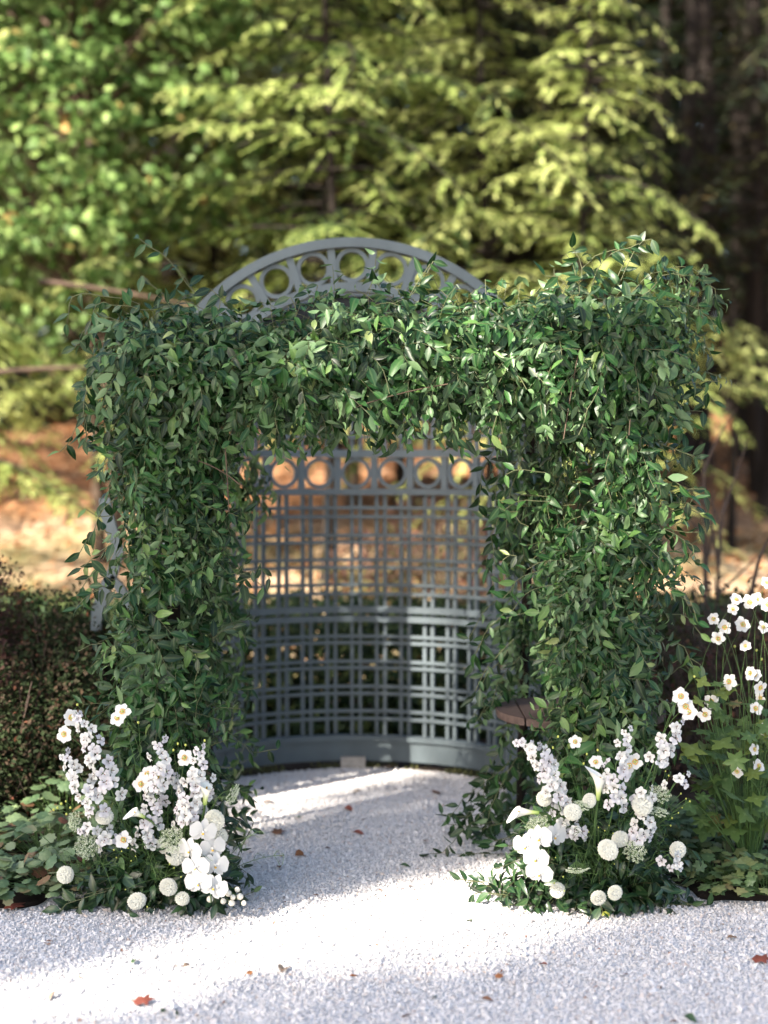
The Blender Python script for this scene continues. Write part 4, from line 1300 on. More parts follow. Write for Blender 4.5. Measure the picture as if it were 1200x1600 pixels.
def ball(g, c, r, mat=0, nu=8, nv=5, var=0.0, sq=1.0):
    c = np.asarray(c, float)
    th = np.linspace(0, PI, nv + 1)
    P = np.stack([np.zeros(nv + 1), np.zeros(nv + 1), np.cos(th)], -1)
    V, Q, T = [c + [0, 0, r * sq]], [], []
    for i in range(1, nv):
        for j in range(nu):
            a = 2 * PI * j / nu
            V.append(c + np.array([math.sin(th[i]) * math.cos(a), math.sin(th[i]) * math.sin(a), math.cos(th[i]) * sq]) * r)
    V.append(c - [0, 0, r * sq])
    e = len(V) - 1
    for j in range(nu):
        k = (j + 1) % nu
        T.append([0, 1 + j, 1 + k])
        for i in range(nv - 2):
            a, b = 1 + i * nu, 1 + (i + 1) * nu
            Q.append([a + j, b + j, b + k, a + k])
        T.append([e, 1 + (nv - 2) * nu + k, 1 + (nv - 2) * nu + j])
    g.add(V, Q, T, mat=mat, var=var)


def rosette(g, n, L, tilt, mat=0, tm=PETAL, off=0.003, rg=None, a0=0.0, wid=1.0, z=0.0):
    a = a0 + np.arange(n) * 2 * PI / n + (rg.normal(0, 0.1, n) if rg is not None else 0)
    ax = np.stack([np.cos(a), np.sin(a), np.full(n, math.tan(tilt))], -1)
    rot = frame_from(unit(ax), np.tile([0, 0, 1.0], (n, 1)))
    s = np.full((n, 3), L); s[:, 1] *= wid
    if rg is not None:
        s *= rg.uniform(0.88, 1.1, (n, 1))
    bake(g, tm, np.stack([np.cos(a) * off, np.sin(a) * off, np.full(n, z)], -1), rot, s, np.zeros(n), mat)


def m_anemone(seed):
    rg = np.random.default_rng(seed)
    g = Geo(); rosette(g, 5 + seed % 2, 0.036, 0.15 + 0.12 * (seed % 3), rg=rg, a0=seed)
    bl = g.mesh('bloom', MT['white'], True)
    c = Geo(); ball(c, (0, 0, 0.006), 0.0055, 1, 8, 5)
    for i in range(26):
        a, r = i * 2.4, 0.009 + 0.002 * (i % 2)
        octa(c, (r * math.cos(a), r * math.sin(a), 0.007), 0.0022, 0)
    return bl, c.mesh('flower_centre', [MT['yellow'], MT['bud']], True)


def m_dahlia(seed, Rr=0.042, mat='cream'):
    rg = np.random.default_rng(seed)
    g = Geo()
    n = 110
    i = np.arange(n) + 0.5
    th = np.arccos(1 - 1.62 * i / n)
    ph = i * 2.39996
    d = np.stack([np.sin(th) * np.cos(ph), np.sin(th) * np.sin(ph), np.cos(th)], -1)
    t_ = np.stack([np.cos(th) * np.cos(ph), np.cos(th) * np.sin(ph), -np.sin(th)], -1)
    ax = unit(0.62 * d + 0.75 * t_ * np.clip(th / 0.5, 0.15, 1)[:, None] + rg.normal(0, 0.07, (n, 3)))
    rot = frame_from(ax, d + np.array([0, 0, 0.35]))
    L_ = Rr * np.clip(0.28 + 0.30 * th, 0.28, 0.56)
    s = np.stack([L_, L_ * 1.25, L_], -1)
    cup = leaf_tmpl(0.66, 3, 0.30, -0.22, 0.62, sharp=0.75)
    bake(g, cup, d * Rr * 0.68, rot, s, np.zeros(n))
    ball(g, (0, 0, 0), Rr * 0.74, 0, 10, 6)
    for k in range(7):
        a = k * 0.9
        bake(g, PETAL_N, np.array([[0, 0, -Rr * 0.5]]), frame_from(np.array([[math.cos(a), math.sin(a), -0.4]]), np.array([[0, 0, 1.0]])), np.array([0.02]), np.zeros(1), 1)
    return g.mesh('bloom', [MT[mat], MT['stem']], True)


def m_floret(seed):
    rg = np.random.default_rng(seed)
    g = Geo()
    rosette(g, 5, 0.0265, 0.30 + 0.16 * (seed % 3), rg=rg, a0=seed * 1.3, wid=0.95, tm=PETAL_R)
    rosette(g, 4, 0.011, 0.9, mat=0, rg=rg, a0=seed, z=0.001)
    rosette(g, 3, 0.010, 1.0, mat=1, rg=rg, a0=seed + 1, z=0.001, tm=PETAL_N)
    return g.mesh('floret', [MT['lilac' if seed % 2 else 'white'], MT['bee']], True)


def m_umbel(seed, rad=0.05, flat=0.35, mats=None):
    rg = np.random.default_rng(seed)
    g, s = Geo(), Geo()
    n = 30
    for i in range(n):
        r = rad * math.sqrt((i + 0.5) / n); a = i * 2.4
        c = np.array([r * math.cos(a), r * math.sin(a), -flat * r * r / rad + rg.normal(0, 0.0015)])
        s.tube(bez((0, 0, -0.05), (c[0] * 0.5, c[1] * 0.5, -0.035), c - [0, 0, 0.003], 4), 0.0007, 3, cap=False)
        for k in range(12):
            rr = 0.0085 * math.sqrt((k + 0.5) / 12); aa = k * 2.4 + i
            octa(g, c + [rr * math.cos(aa), rr * math.sin(aa), rg.normal(0, 0.001)], rg.uniform(0.0016, 0.0027), 0, rg.random())
    return g.mesh('umbel', MT['umbel']), s.mesh('umbel_ribs', MT['stem'], True)


def m_calla(L_=0.14, Rr=0.032):
    g = Geo()
    nu, nv = 16, 9
    V, mid = [], []
    for i in range(nv):
        v = i / (nv - 1)
        r = 0.008 + (Rr - 0.008) * v ** 2.0
        for j in range(nu):
            a = 2 * PI * j / nu + 0.12
            lip = max(0, math.cos(a)) ** 3 * 0.028 * v ** 4
            rr = r * (1 + 0.25 * v ** 4 * math.cos(a)) * (1 - 0.3 * v * (1 if j in (7, 8) else 0))
            V.append([rr * math.cos(a) + lip * 0.8, rr * math.sin(a), v * L_ * 0.85 - 0.018 * v ** 4 * (1 - math.cos(a)) + lip * 0.6])
            mid.append(v)
    Q = [[i * nu + j, i * nu + (j + 1) % nu, (i + 1) * nu + (j + 1) % nu, (i + 1) * nu + j] for i in range(nv - 1) for j in range(nu)]
    g.add(V, Q, mid=mid)
    c = Geo(); c.tube([[0, 0, 0.01], [0, 0, L_ * 0.4], [0, 0, L_ * 0.68]], [0.004, 0.005, 0.003], 7)
    return g.mesh('spathe', MT['calla'], True), c.mesh('spadix', MT['yellow'], True)


ORCH_P = leaf_tmpl(1.12, 5, 0.04, 0.16, 0.62, 0.0, sharp=0.62)
ORCH_S = leaf_tmpl(0.62, 5, 0.08, 0.12, 0.52, 0.0, sharp=0.8)
pet_me = tmpl_mesh('petal', ORCH_P, MT['white'])
sep_me = tmpl_mesh('sepal', ORCH_S, MT['white'])
lipg = Geo()
rosette(lipg, 2, 0.017, 0.7, 0, PETAL, a0=-PI / 2 - 0.7, z=0.004)
bake(lipg, PETAL_N, np.array([[0, -0.004, 0.006]]), frame_from(np.array([[0, -1.0, 0.35]]), np.array([[0, 0, 1.0]])), np.array([0.024]), np.zeros(1), 0)
ball(lipg, (0, 0.001, 0.008), 0.0055, 0, 8, 5)
ball(lipg, (0, -0.006, 0.009), 0.0045, 1, 8, 5)
lip_me = lipg.mesh('lip', [MT['white'], MT['yellow']], True)

ANEM = [m_anemone(i) for i in range(5)]
FLOR = [m_floret(i) for i in range(5)]
DAHL = [m_dahlia(i) for i in range(3)]
UMB = [m_umbel(i) for i in range(2)]
CALLA = m_calla()
BUD = None
gb_ = Geo(); ball(gb_, (0, 0, 0), 0.0044, 0, 8, 5, sq=1.2); BUD = gb_.mesh('bud', MT['bud'], True)
gb_ = Geo(); ball(gb_, (0, 0, 0), 0.011, 0, 9, 6); BERRY = gb_.mesh('berry', MT['berry'], True)

frg = np.random.default_rng(500)
GL, GRI = 'cut flowers under the left column', 'cut flowers under the right column'


def facing(p, dx=0.0, dz=0.1, spin=None, jit=0.15):
    """rotation whose z looks out of the arrangement at p"""
    z = unit(np.array([dx, -1.0, dz]) + frg.normal(0, jit, 3))
    x = np.array([math.cos(spin or 0), 0, math.sin(spin or 0)]) if spin is not None else frg.normal(size=3)
    x = unit(x - z * np.dot(x, z))
    return np.stack([x, np.cross(z, x), z], -1)


def root_of(head, side):
    cx = -0.84 if side < 0 else 0.82
    return np.array([cx + 0.25 * (head[0] - cx), 5.68, 0.05])


def stem_to(t, head, root, bend=None, r=0.0022, name='stem', mat='stem', n=9):
    b = np.asarray(bend) if bend is not None else np.array([root[0] + 0.35 * (head[0] - root[0]), root[1] - 0.03, root[2] + 0.75 * max(head[2] - root[2], 0.05)])
    obj(name, Geo().tube(bez(root, b, head, n), r, 5).mesh(name, MT[mat], True), t, Matrix.Identity(4))


def dahlia(px, py, side, label, d=5.44, s=1.0, dx=0.0, dz=0.15, k=0):
    h = at(px, py, d); r = root_of(h, side)
    t = thing('dahlia', r, label, 'flower', GL if side < 0 else GRI)
    rot = facing(h, dx, dz)
    stem_to(t, h - rot[:, 2] * 0.02 * s, r)
    obj('bloom', DAHL[k % 3], t, mat4(h, rot, s * np.array([1, frg.uniform(0.86, 1.0), frg.uniform(0.7, 0.95)]) * 0.76 * frg.uniform(0.88, 1.08)))


def anemone(heads, side, label, d=5.42, s=0.9, buds=()):
    hs = [at(px, py, d) for px, py in heads]
    r = root_of(hs[0], side)
    t = thing('white_anemone', r, label, 'flower', GL if side < 0 else GRI)
    for i, h in enumerate(hs):
        rot = facing(h, 0.0, 0.25, jit=0.25)
        stem_to(t, h - rot[:, 2] * 0.004, r if i == 0 else (r + hs[0]) / 2, r=0.0013)
        k = int(frg.integers(0, 5))
        b = obj('bloom', ANEM[k][0], t, mat4(h, rot, s))
        obj('flower_centre', ANEM[k][1], b, mat4(h, rot, s))
    for px, py in buds:
        h = at(px, py, d)
        stem_to(t, h, (r + hs[0]) / 2 if len(hs) else r, r=0.0011)
        obj('bud', BUD, t, mat4(h, np.eye(3), 1.0))


def delphinium(pts, side, label, n=18, d=5.42, s=0.96, w=0.037):
    P = np.array([at(px, py, d) for px, py in pts])       # tip first
    r = root_of(P[-1], side)
    t = thing('delphinium', r, label, 'flower', GL if side < 0 else GRI)
    seg = np.r_[0, np.cumsum(np.linalg.norm(np.diff(P, axis=0), axis=1))]
    path = np.concatenate([P, [(P[-1] + r) / 2 + [0, 0.02, 0], r]])
    tt = np.linspace(0, 1, len(path))
    obj('stem', Geo().tube(path, np.linspace(0.0014, 0.003, len(path)), 5).mesh('stem', MT['stem'], True), t, Matrix.Identity(4))
    n = max(5, int(n * 0.86))
    for i in range(n):
        u = (i + 0.3) / n + frg.normal(0, 0.012)
        c = np.array([np.interp(u * seg[-1], seg, P[:, j]) for j in range(3)])
        a = i * 2.4 + frg.normal(0, 0.3)
        o = np.array([math.cos(a), -abs(math.sin(a)) * 0.8 - 0.15, 0.25 * math.sin(a * 1.7)])
        o = unit(o)
        ww = w * (0.35 + 0.65 * min(1, u * 2.2))
        z = unit(o + [0, -0.4, 0.05] + frg.normal(0, 0.2, 3)); x = frg.normal(size=3); x = unit(x - z * np.dot(x, z))
        obj('floret', FLOR[int(frg.integers(0, 5))], t, mat4(c + o * ww, np.stack([x, np.cross(z, x), z], -1), s * (0.62 + 0.4 * min(1, u * 2)) * frg.uniform(0.85, 1.12)))


def umbel(px, py, side, label, d=5.45, s=1.0, z=None, k=0, bend=None):
    h = at(px, py, d); r = root_of(h, side)
    t = thing('umbel_flower', r, label, 'flower', GL if side < 0 else GRI)
    if z is None:
        rot = facing(h)
    else:
        zz = unit(np.array(z, float)); x = unit(np.cross(zz, [0.3, 0.2, 0.9])); rot = np.stack([x, np.cross(zz, x), zz], -1)
    stem_to(t, h - rot[:, 2] * 0.05 * s, r, bend=None if bend is None else at(*bend, d))
    b = obj('umbel', UMB[k][0], t, mat4(h, rot, s)); obj('umbel_ribs', UMB[k][1], b, mat4(h, rot, s))


def calla(px, py, px2, py2, side, label, d=5.45, s=1.0, dy=-0.15):
    """throat at px, py; the rim at px2, py2"""
    h, e = at(px, py, d), at(px2, py2, d + dy * 0.1); r = root_of(h, side)
    t = thing('calla_lily', r, label, 'flower', GL if side < 0 else GRI)
    z = unit(e - h); x = unit(np.cross(z, [0, 1.0, 0.2])); x = unit(x - z * np.dot(x, z))
    L_ = np.linalg.norm(e - h) / 0.12
    M = mat4(h, np.stack([x, np.cross(z, x), z], -1), (s, s, L_))
    b = obj('spathe', CALLA[0], t, M); obj('spadix', CALLA[1], b, M)
    stem_to(t, h, r, bend=h - z * 0.12 + [0, 0.03, 0], r=0.005)


def orchid(blooms, tip, side, label, d=5.38):
    hs = [at(b[0], b[1], d + (b[3] if len(b) > 3 else 0)) for b in blooms]
    r = root_of(hs[0], side)
    t = thing('orchid_spray', r, label, 'flower', GL if side < 0 else GRI)
    stem_to(t, at(*tip, d + 0.03), r, bend=hs[0] + [0, 0.06, 0.1], r=0.0028, n=12)
    for b, h in zip(blooms, hs):
        rot = facing(h, b[2], -0.05, spin=frg.normal(0, 0.2), jit=0.12)
        Mr = np.asarray(rot)
        lip = obj('lip', lip_me, t, mat4(h, Mr, 1.0))
        for a, nm, me, L_ in ((R(15), 'petal', pet_me, 0.056), (R(165), 'petal', pet_me, 0.056), (R(90), 'sepal', sep_me, 0.052), (R(222), 'sepal', sep_me, 0.05), (R(318), 'sepal', sep_me, 0.05)):
            ax = np.array([math.cos(a), math.sin(a), 0.12 if nm == 'petal' else 0.04])
            lr = frame_from(unit(ax)[None], np.array([[0, 0, 1.0]]))[0]
            obj(nm, me, lip, mat4(h + Mr @ np.array([0, 0, 0.003 if nm == 'petal' else 0.0]), Mr @ lr, L_))


def berries(pts, side, label, d=5.45, me=None, s=1.0, nm='berry', name='berry_sprig'):
    hs = [at(px, py, d + frg.normal(0, 0.012)) for px, py in pts]
    c = np.mean(hs, 0); r = root_of(c, side)
    t = thing(name, r, label, 'berries' if nm == 'berry' else 'flower', GL if side < 0 else GRI)
    m_ = (c * 0.6 + r * 0.4) + [0, -0.02, 0.03]
    stem_to(t, m_, r, r=0.002)
    for h in hs:
        obj('stalk', Geo().tube(bez(m_, (m_ + h) / 2 + [0, 0, 0.015], h, 6), 0.001, 4).mesh('stalk', MT['stem'], True), t, Matrix.Identity(4))
        obj(nm, me or BERRY, t, mat4(h, np.eye(3), s * frg.uniform(0.8, 1.15)))


# --- left arrangement
delphinium([(118, 1112), (140, 1145), (152, 1180), (165, 1215), (176, 1240)], -1, 'outermost tall white delphinium leaning left under an open anemone', 26)
delphinium([(100, 1172), (112, 1195), (130, 1222), (148, 1255), (158, 1275)], -1, 'white delphinium at the far left leaning out below two anemones', 22)
delphinium([(252, 1152), (246, 1180), (250, 1210), (243, 1240)], -1, 'middle white delphinium with a slim open tip', 16)
delphinium([(232, 1235), (240, 1262), (232, 1290), (222, 1325)], -1, 'low white delphinium in the centre above the dark foliage', 17, d=5.46)
delphinium([(312, 1165), (310, 1195), (298, 1232), (290, 1280)], -1, 'tall white delphinium beside the upright calla lily', 24)
delphinium([(328, 1212), (318, 1240), (302, 1268), (285, 1295)], -1, 'white delphinium curving just left of the single calla throat', 16, d=5.47)
delphinium([(272, 1210), (268, 1240), (262, 1268)], -1, 'short white delphinium between the two taller central spikes', 12, d=5.52)
delphinium([(124, 1300), (140, 1292), (160, 1300), (176, 1322)], -1, 'short white delphinium lying above the left dome umbel', 12, d=5.44)
anemone([(111, 1121), (101, 1147)], -1, 'white anemone pair at the top left tip of the left flowers', buds=[(121, 1101)])
anemone([(192, 1112), (184, 1122)], -1, 'two white anemones on bare upright stalks against the left column', buds=[(216, 1129)])
anemone([(289, 1184)], -1, 'white anemone with yellow buds above it near the tall delphinium', d=5.42, buds=[(278, 1162), (290, 1164), (320, 1157), (271, 1172)])
anemone([(231, 1210), (247, 1213), (221, 1225)], -1, 'cluster of three white anemones in the middle of the left flowers', d=5.42)
anemone([(193, 1312)], -1, 'single white anemone low beside the left dome umbel', d=5.4)
dahlia(163, 1276, -1, 'white ball dahlia at the foot of the outermost left delphiniums', d=5.42, dz=0.3)
dahlia(102, 1367, -1, 'lone white ball dahlia hanging at the far left over the gravel', d=5.5, s=0.85, dx=-0.3, k=1)
dahlia(214, 1408, -1, 'white ball dahlia lowest of the left flowers, close to the gravel', d=5.4, s=0.92, k=2)
dahlia(263, 1386, -1, 'white ball dahlia low in dark leaves, middle of the bottom three', d=5.4, s=0.9)
dahlia(285, 1404, -1, 'small flattened white dahlia tucked below the orchid spray', d=5.4, s=0.72, dz=0.8, k=1)
dahlia(335, 1282, -1, 'large white ball dahlia just above the orchid spray', d=5.42, s=1.05, dx=0.2, k=2)
dahlia(342, 1306, -1, 'white dahlia half behind the right edge of the orchid spray', d=5.47, s=0.9, dx=0.5)
dahlia(274, 1337, -1, 'cream ball dahlia left of the orchid spray beneath an umbel', d=5.41, s=0.95, k=1)
dahlia(257, 1322, -1, 'cream dahlia partly covered by the green dome umbel', d=5.47, s=0.85, dx=-0.3, k=2)
umbel(134, 1322, -1, 'round pale green dome umbel at the left of the left flowers', d=5.4, s=0.92, z=(-0.1, -1, 0.25))
umbel(268, 1310, -1, 'pale green dome umbel left of the orchid spray', d=5.38, s=0.95, z=(0.05, -0.9, 0.55), k=1)
umbel(368, 1243, -1, 'side turned umbel on a curved stalk right of the calla lily', d=5.5, s=0.8, z=(0.8, -0.35, -0.3), bend=(330, 1235))
umbel(113, 1283, -1, 'greenish umbel drooping at the far left below the delphiniums', d=5.46, s=0.75, z=(-0.5, -0.6, 0.1), k=1)
calla(320, 1257, 324, 1222, -1, 'upright white calla lily with yellow green throat among left delphiniums', d=5.42, s=1.0)
calla(226, 1277, 205, 1266, -1, 'small white calla lily seen into its mouth in the centre of the left flowers', d=5.4, s=0.75)
orchid([(317, 1299, 0.15), (297, 1328, -0.3), (331, 1325, 0.35, 0.03), (306, 1355, -0.25, -0.02), (336, 1352, 0.45, 0.02), (310, 1379, -0.1, -0.04), (334, 1386, 0.4, -0.03)], (330, 1410), -1,
       'cascading white moth orchid spray at the right of the left flowers')
berries([(349, 1408), (357, 1396), (364, 1402), (371, 1390), (375, 1401), (381, 1411), (362, 1411), (328, 1405)], -1, 'sprig of round white berries at the lower right of the left flowers', d=5.42)
berries([(84, 1265), (96, 1256), (103, 1252), (90, 1262), (110, 1262), (104, 1272)], -1, 'sprig of small green seed heads reaching out at the far left', me=BUD, nm='seed_head', name='seed_sprig', d=5.48)
berries([(178, 1328), (190, 1330), (205, 1345), (182, 1340), (200, 1325), (212, 1338)], -1, 'sprig of tiny yellow green buds low in the left flowers', me=BUD, s=0.6, nm='seed_head', name='seed_sprig', d=5.4)
berries([(265, 1350), (272, 1356), (283, 1370), (288, 1362), (230, 1417), (196, 1390)], -1, 'sprig of tiny cream buds beside the orchid spray', me=BUD, s=0.65, nm='seed_head', name='seed_sprig', d=5.38)

# --- right arrangement
delphinium([(805, 1158), (828, 1162), (845, 1180), (855, 1205), (866, 1235), (872, 1252)], 1, 'dense white delphinium curving out to the left above the gravel', 30, d=5.42)
delphinium([(868, 1245), (875, 1268), (885, 1290), (892, 1305)], 1, 'lower white delphinium below the curving one, left of a dahlia', 14, d=5.48)
delphinium([(980, 1138), (972, 1165), (962, 1195), (962, 1225), (958, 1262)], 1, 'tall upright white delphinium in the middle of the right flowers', 26, d=5.42)
delphinium([(1062, 1125), (1046, 1145), (1034, 1170), (1020, 1195)], 1, 'white delphinium leaning right below the anemones at the column edge', 15, d=5.44)
delphinium([(1004, 1262), (1006, 1290), (998, 1310), (985, 1308)], 1, 'short white delphinium under a dahlia at the right centre', 13, d=5.44)
delphinium([(1070, 1208), (1062, 1215), (1052, 1228)], 1, 'small white delphinium tip beside the green seed heads', 6, d=5.44, s=0.8)
delphinium([(1056, 1358), (1050, 1345), (1044, 1335)], 1, 'tiny white delphinium piece hanging low at the right edge', 7, d=5.44, s=0.8)
delphinium([(908, 1308), (900, 1296), (890, 1290)], 1, 'stray white delphinium florets in the dark centre of the right flowers', 6, d=5.46, s=0.85)
delphinium([(1012, 1228), (1008, 1240), (1004, 1250)], 1, 'few white delphinium florets left of the flat umbel', 5, d=5.44, s=0.85)
anemone([(1071, 1104), (1064, 1088), (1076, 1112)], 1, 'white anemones on long bare stalks at the right edge of the column', d=5.44, buds=[(1085, 1057)])
anemone([(983, 1196), (992, 1190)], 1, 'white anemone beside the tall upright delphinium', d=5.44)
anemone([(899, 1159)], 1, 'small white anemone seen from the side high in the dark leaves', d=5.48, s=0.7, buds=[(872, 1151), (864, 1168)])
anemone([(931, 1191)], 1, 'small white anemone in profile left of the upright delphinium', d=5.46, s=0.75, buds=[(917, 1178), (912, 1193), (934, 1172)])
dahlia(850, 1248, 1, 'white dahlia left of the curving delphinium', d=5.44, s=0.85, dx=-0.3)
dahlia(895, 1269, 1, 'white ball dahlia in the left centre of the right flowers', d=5.38, s=0.95, k=1)
dahlia(921, 1251, 1, 'white dahlia nodding above the side turned umbel', d=5.42, s=0.85, k=2, dz=0.5)
dahlia(1004, 1257, 1, 'large white ball dahlia topping the short right delphinium', d=5.42, s=1.05, dz=0.4)
dahlia(969, 1311, 1, 'white ball dahlia just behind the largest one', d=5.42, s=0.95, k=1)
dahlia(950, 1328, 1, 'largest white ball dahlia in the middle of the right flowers', d=5.36, s=1.12, k=2)
dahlia(1059, 1328, 1, 'lone white ball dahlia at the right edge of the right flowers', d=5.48, s=0.82, dx=0.3)
dahlia(871, 1391, 1, 'cream dahlia with green buds low at the left of the right flowers', d=5.42, s=0.9, k=1)
dahlia(935, 1403, 1, 'white ball dahlia lowest of the right flowers', d=5.38, s=0.85, k=2, dz=-0.1)
dahlia(961, 1395, 1, 'white ball dahlia right of the lowest one', d=5.38, s=0.85)
umbel(840, 1287, 1, 'pale green domed umbel above the right orchid spray', d=5.42, s=0.85, z=(-0.2, -0.8, 0.6))
umbel(910, 1255, 1, 'side turned green umbel under a nodding dahlia', d=5.4, s=0.75, z=(0.1, -0.25, 1), k=1)
umbel(1032, 1237, 1, 'pale green domed umbel at the upper right', d=5.46, s=0.85, z=(0.1, -0.6, 0.9))
umbel(1030, 1265, 1, 'flat pale umbel seen edge on at the right', d=5.44, s=0.72, z=(0.1, -0.3, 1), k=1)
umbel(994, 1328, 1, 'cream green umbel right of the largest dahlia', d=5.38, s=0.85, z=(0.15, -0.85, 0.5))
umbel(902, 1364, 1, 'green umbel hanging upside down below the big dahlia', d=5.38, s=0.85, z=(0.05, -0.35, -1), k=1, bend=(900, 1310))
calla(934, 1250, 939, 1205, 1, 'upright white calla lily with green throat in the middle of the right flowers', d=5.42, s=1.0)
calla(842, 1270, 800, 1267, 1, 'horizontal white calla lily pointing left over the gravel', d=5.44, s=0.8)
orchid([(843, 1310, -0.5), (822, 1322, -0.8, 0.01), (866, 1306, 0.5, 0.02), (838, 1342, -0.6, -0.02), (843, 1364, -0.4, -0.03)], (838, 1380), 1, 'white moth orchid spray at the left edge of the right flowers', d=5.38)
berries([(1040, 1205), (1055, 1220), (1072, 1248), (1078, 1252), (1066, 1262), (1050, 1278), (1060, 1270), (1045, 1212), (1064, 1240), (1048, 1290)], 1, 'airy sprig of small green seed heads at the right', me=BUD, s=0.75, nm='seed_head', name='seed_sprig', d=5.48)
berries([(880, 1370), (866, 1380), (882, 1392), (860, 1372)], 1, 'yellow green buds round the low cream dahlia', me=BUD, s=0.7, nm='seed_head', name='seed_sprig', d=5.38)
berries([(935, 1293), (945, 1298), (952, 1290), (958, 1302), (920, 1300), (960, 1350), (868, 1340), (962, 1335)], 1, 'sprig of tiny yellow green buds above the largest dahlia', me=BUD, s=0.6, nm='seed_head', name='seed_sprig', d=5.4)
h = at(947, 1429, 5.48); r = root_of(h, 1)
t = thing('yellow_flower', r, 'small yellow bloom touching the gravel at the front of the right flowers', 'flower', GRI)
stem_to(t, h, r)
g = Geo(); rosette(g, 7, 0.016, 0.6, rg=frg); ball(g, (0, 0, 0.004), 0.008, 0, 8, 5)
obj('bloom', g.mesh('bloom', MT['bud'], True), t, mat4(h, facing(h), 1.0))

# fine green filler between the stems (one mass each side)
for sd, lab in ((-1, 'fine feathery green filler between the left flower stems'), (1, 'fine feathery green filler between the right flower stems')):
    cx = -0.84 if sd < 0 else 0.82
    g = Geo()
    t = thing('filler_greenery', (cx, 5.6, 0.05), lab, 'greenery', 'feathery filler among the cut flowers')
    for k in range(70):
        b = np.array([cx + frg.normal(0, 0.12), 5.62 + frg.normal(0, 0.05), 0.1])
        e = b + [frg.normal(0, 0.12), -0.1 + frg.normal(0, 0.06), frg.uniform(0.08, 0.35)]
        C = bez(b, (b + e) / 2 + [0, 0, 0.05], e, 8)
        g.tube(C, 0.0012, 3, cap=False)
        for q in C[2:]:
            for _ in range(3):
                f = q + frg.normal(0, 0.022, 3)
                g.tube([q, (q + f) / 2 + [0, 0, 0.004], f], 0.0008, 3, cap=False)
    tag(obj('feathery_leaves', g.mesh('feathery_leaves', MT['stem'], True), t, Matrix.Identity(4)), kind='stuff')

# ------------------------------------------------------------------ the anemone plant growing in the right bed
def rooted(px, py, blooms, buds, label, d, leaves_at, seed):
    rg = np.random.default_rng(seed)
    b = at(px, py, d); b[2] = 0.03
    t = thing('anemone_plant', b, label, 'plant', 'white anemones growing in the right bed')
    for i, (x, y) in enumerate(blooms):
        h = at(x, y, d - 0.22 + rg.normal(0, 0.06))
        k = int(rg.integers(0, 5)); sc_ = rg.uniform(0.66, 0.95)
        rot = facing(h, rg.normal(0, 0.4), rg.uniform(-0.1, 0.5), jit=0.2)
        m_ = b * 0.5 + h * 0.5 + [rg.normal(0, 0.15), rg.normal(0.06, 0.05), 0.14]
        obj('stem', Geo().tube(bez(b, m_, h, 9), [0.0022, 0.0021, 0.002, 0.0018, 0.0015, 0.0013, 0.0012, 0.001, 0.001], 5).mesh('stem', MT['stem'], True), t, Matrix.Identity(4))
        bl = obj('bloom', ANEM[k][0], t, mat4(h, rot, sc_)); obj('flower_centre', ANEM[k][1], bl, mat4(h, rot, sc_))
    for x, y in buds:
        h = at(x, y, d)
        obj('stem', Geo().tube(bez(b, b * 0.4 + h * 0.6 + [0.02, 0, 0.08], h, 7), 0.0013, 4).mesh('stem', MT['stem'], True), t, Matrix.Identity(4))
        obj('bud', BUD, t, mat4(h, np.eye(3), 1.2))
    for x, y, s in leaves_at:
        h = at(x, y, d + rg.normal(-0.1, 0.1))
        ax = unit(np.array([rg.normal(0, 0.6), -0.6, rg.uniform(-0.6, 0.1)])); 
        ro = frame_from(ax[None], (np.array([rg.normal(0, 0.3), -0.5, 0.8]))[None])[0]
        obj('leaf', BIGLEAF[int(rg.integers(0, 2))], t, mat4(h, ro, s))
        obj('leaf_stalk', Geo().tube(bez(b, b * 0.4 + h * 0.6 + [0, 0.03, 0.05], h, 6), 0.002, 4).mesh('leaf_stalk', MT['stem'], True), t, Matrix.Identity(4))


def jag(n, depth, seed, spread=2.5, ser=0.06):
    rg = np.random.default_rng(seed)
    pts = [[0.0, 0.0]]
    c = np.array([0.48, 0.0])
    m = n * 6
    for i in range(m + 1):
        a = -spread + 2 * spread * i / m
        lobe = 0.5 + 0.5 * math.cos(2 * PI * (i / m * n) + PI * (0 if n % 2 else 1) + PI)
        r = 0.5 * (1 - depth + depth * lobe) * (1 + (ser if i % 2 else -ser)) + rg.normal(0, 0.01)
        pts.append([c[0] + r * math.cos(a), c[1] + r * math.sin(a)])
    return pts


BIGT = [fan_tmpl(jag(3, 0.5, 1, ser=0.1), 0.06), fan_tmpl(jag(5, 0.45, 2, ser=0.1), 0.09)]
BIGLEAF = [tmpl_mesh('leaf', t_, MT['bigleaf']) for t_ in BIGT]
lrg = np.random.default_rng(71)
LA = [(lrg.uniform(1085, 1215), lrg.uniform(1130, 1290), lrg.uniform(0.07, 0.125)) for _ in range(84)] + [(1085, 1060, 0.07), (1100, 1048, 0.06), (1110, 1140, 0.1), (1090, 1160, 0.12)] + [(lrg.uniform(1100, 1210), lrg.uniform(1050, 1150), lrg.uniform(0.05, 0.09)) for _ in range(26)]
rooted(1185, 1300, [(1115, 967), (1132, 980), (1122, 997), (1150, 937), (1145, 952), (1160, 976), (1182, 937), (1192, 980), (1165, 1010), (1197, 910), (1172, 940), (1199, 945)], [(1148, 1010), (1182, 1016), (1190, 1030)],
       'tall white anemone plant with a high cluster of blooms at the right edge', 6.1, LA[:44], 1)
rooted(1170, 1310, [(1140, 1065), (1180, 1055), (1187, 1074), (1180, 1107), (1189, 1090), (1112, 1096), (1102, 1116), (1152, 1205), (1185, 1197), (1178, 1171), (1173, 1052), (1199, 1140)], [(1147, 1162), (1156, 1174), (1130, 1205)],
       'lower white anemone plant with broad lobed leaves beside the right column', 5.95, LA[44:], 2)

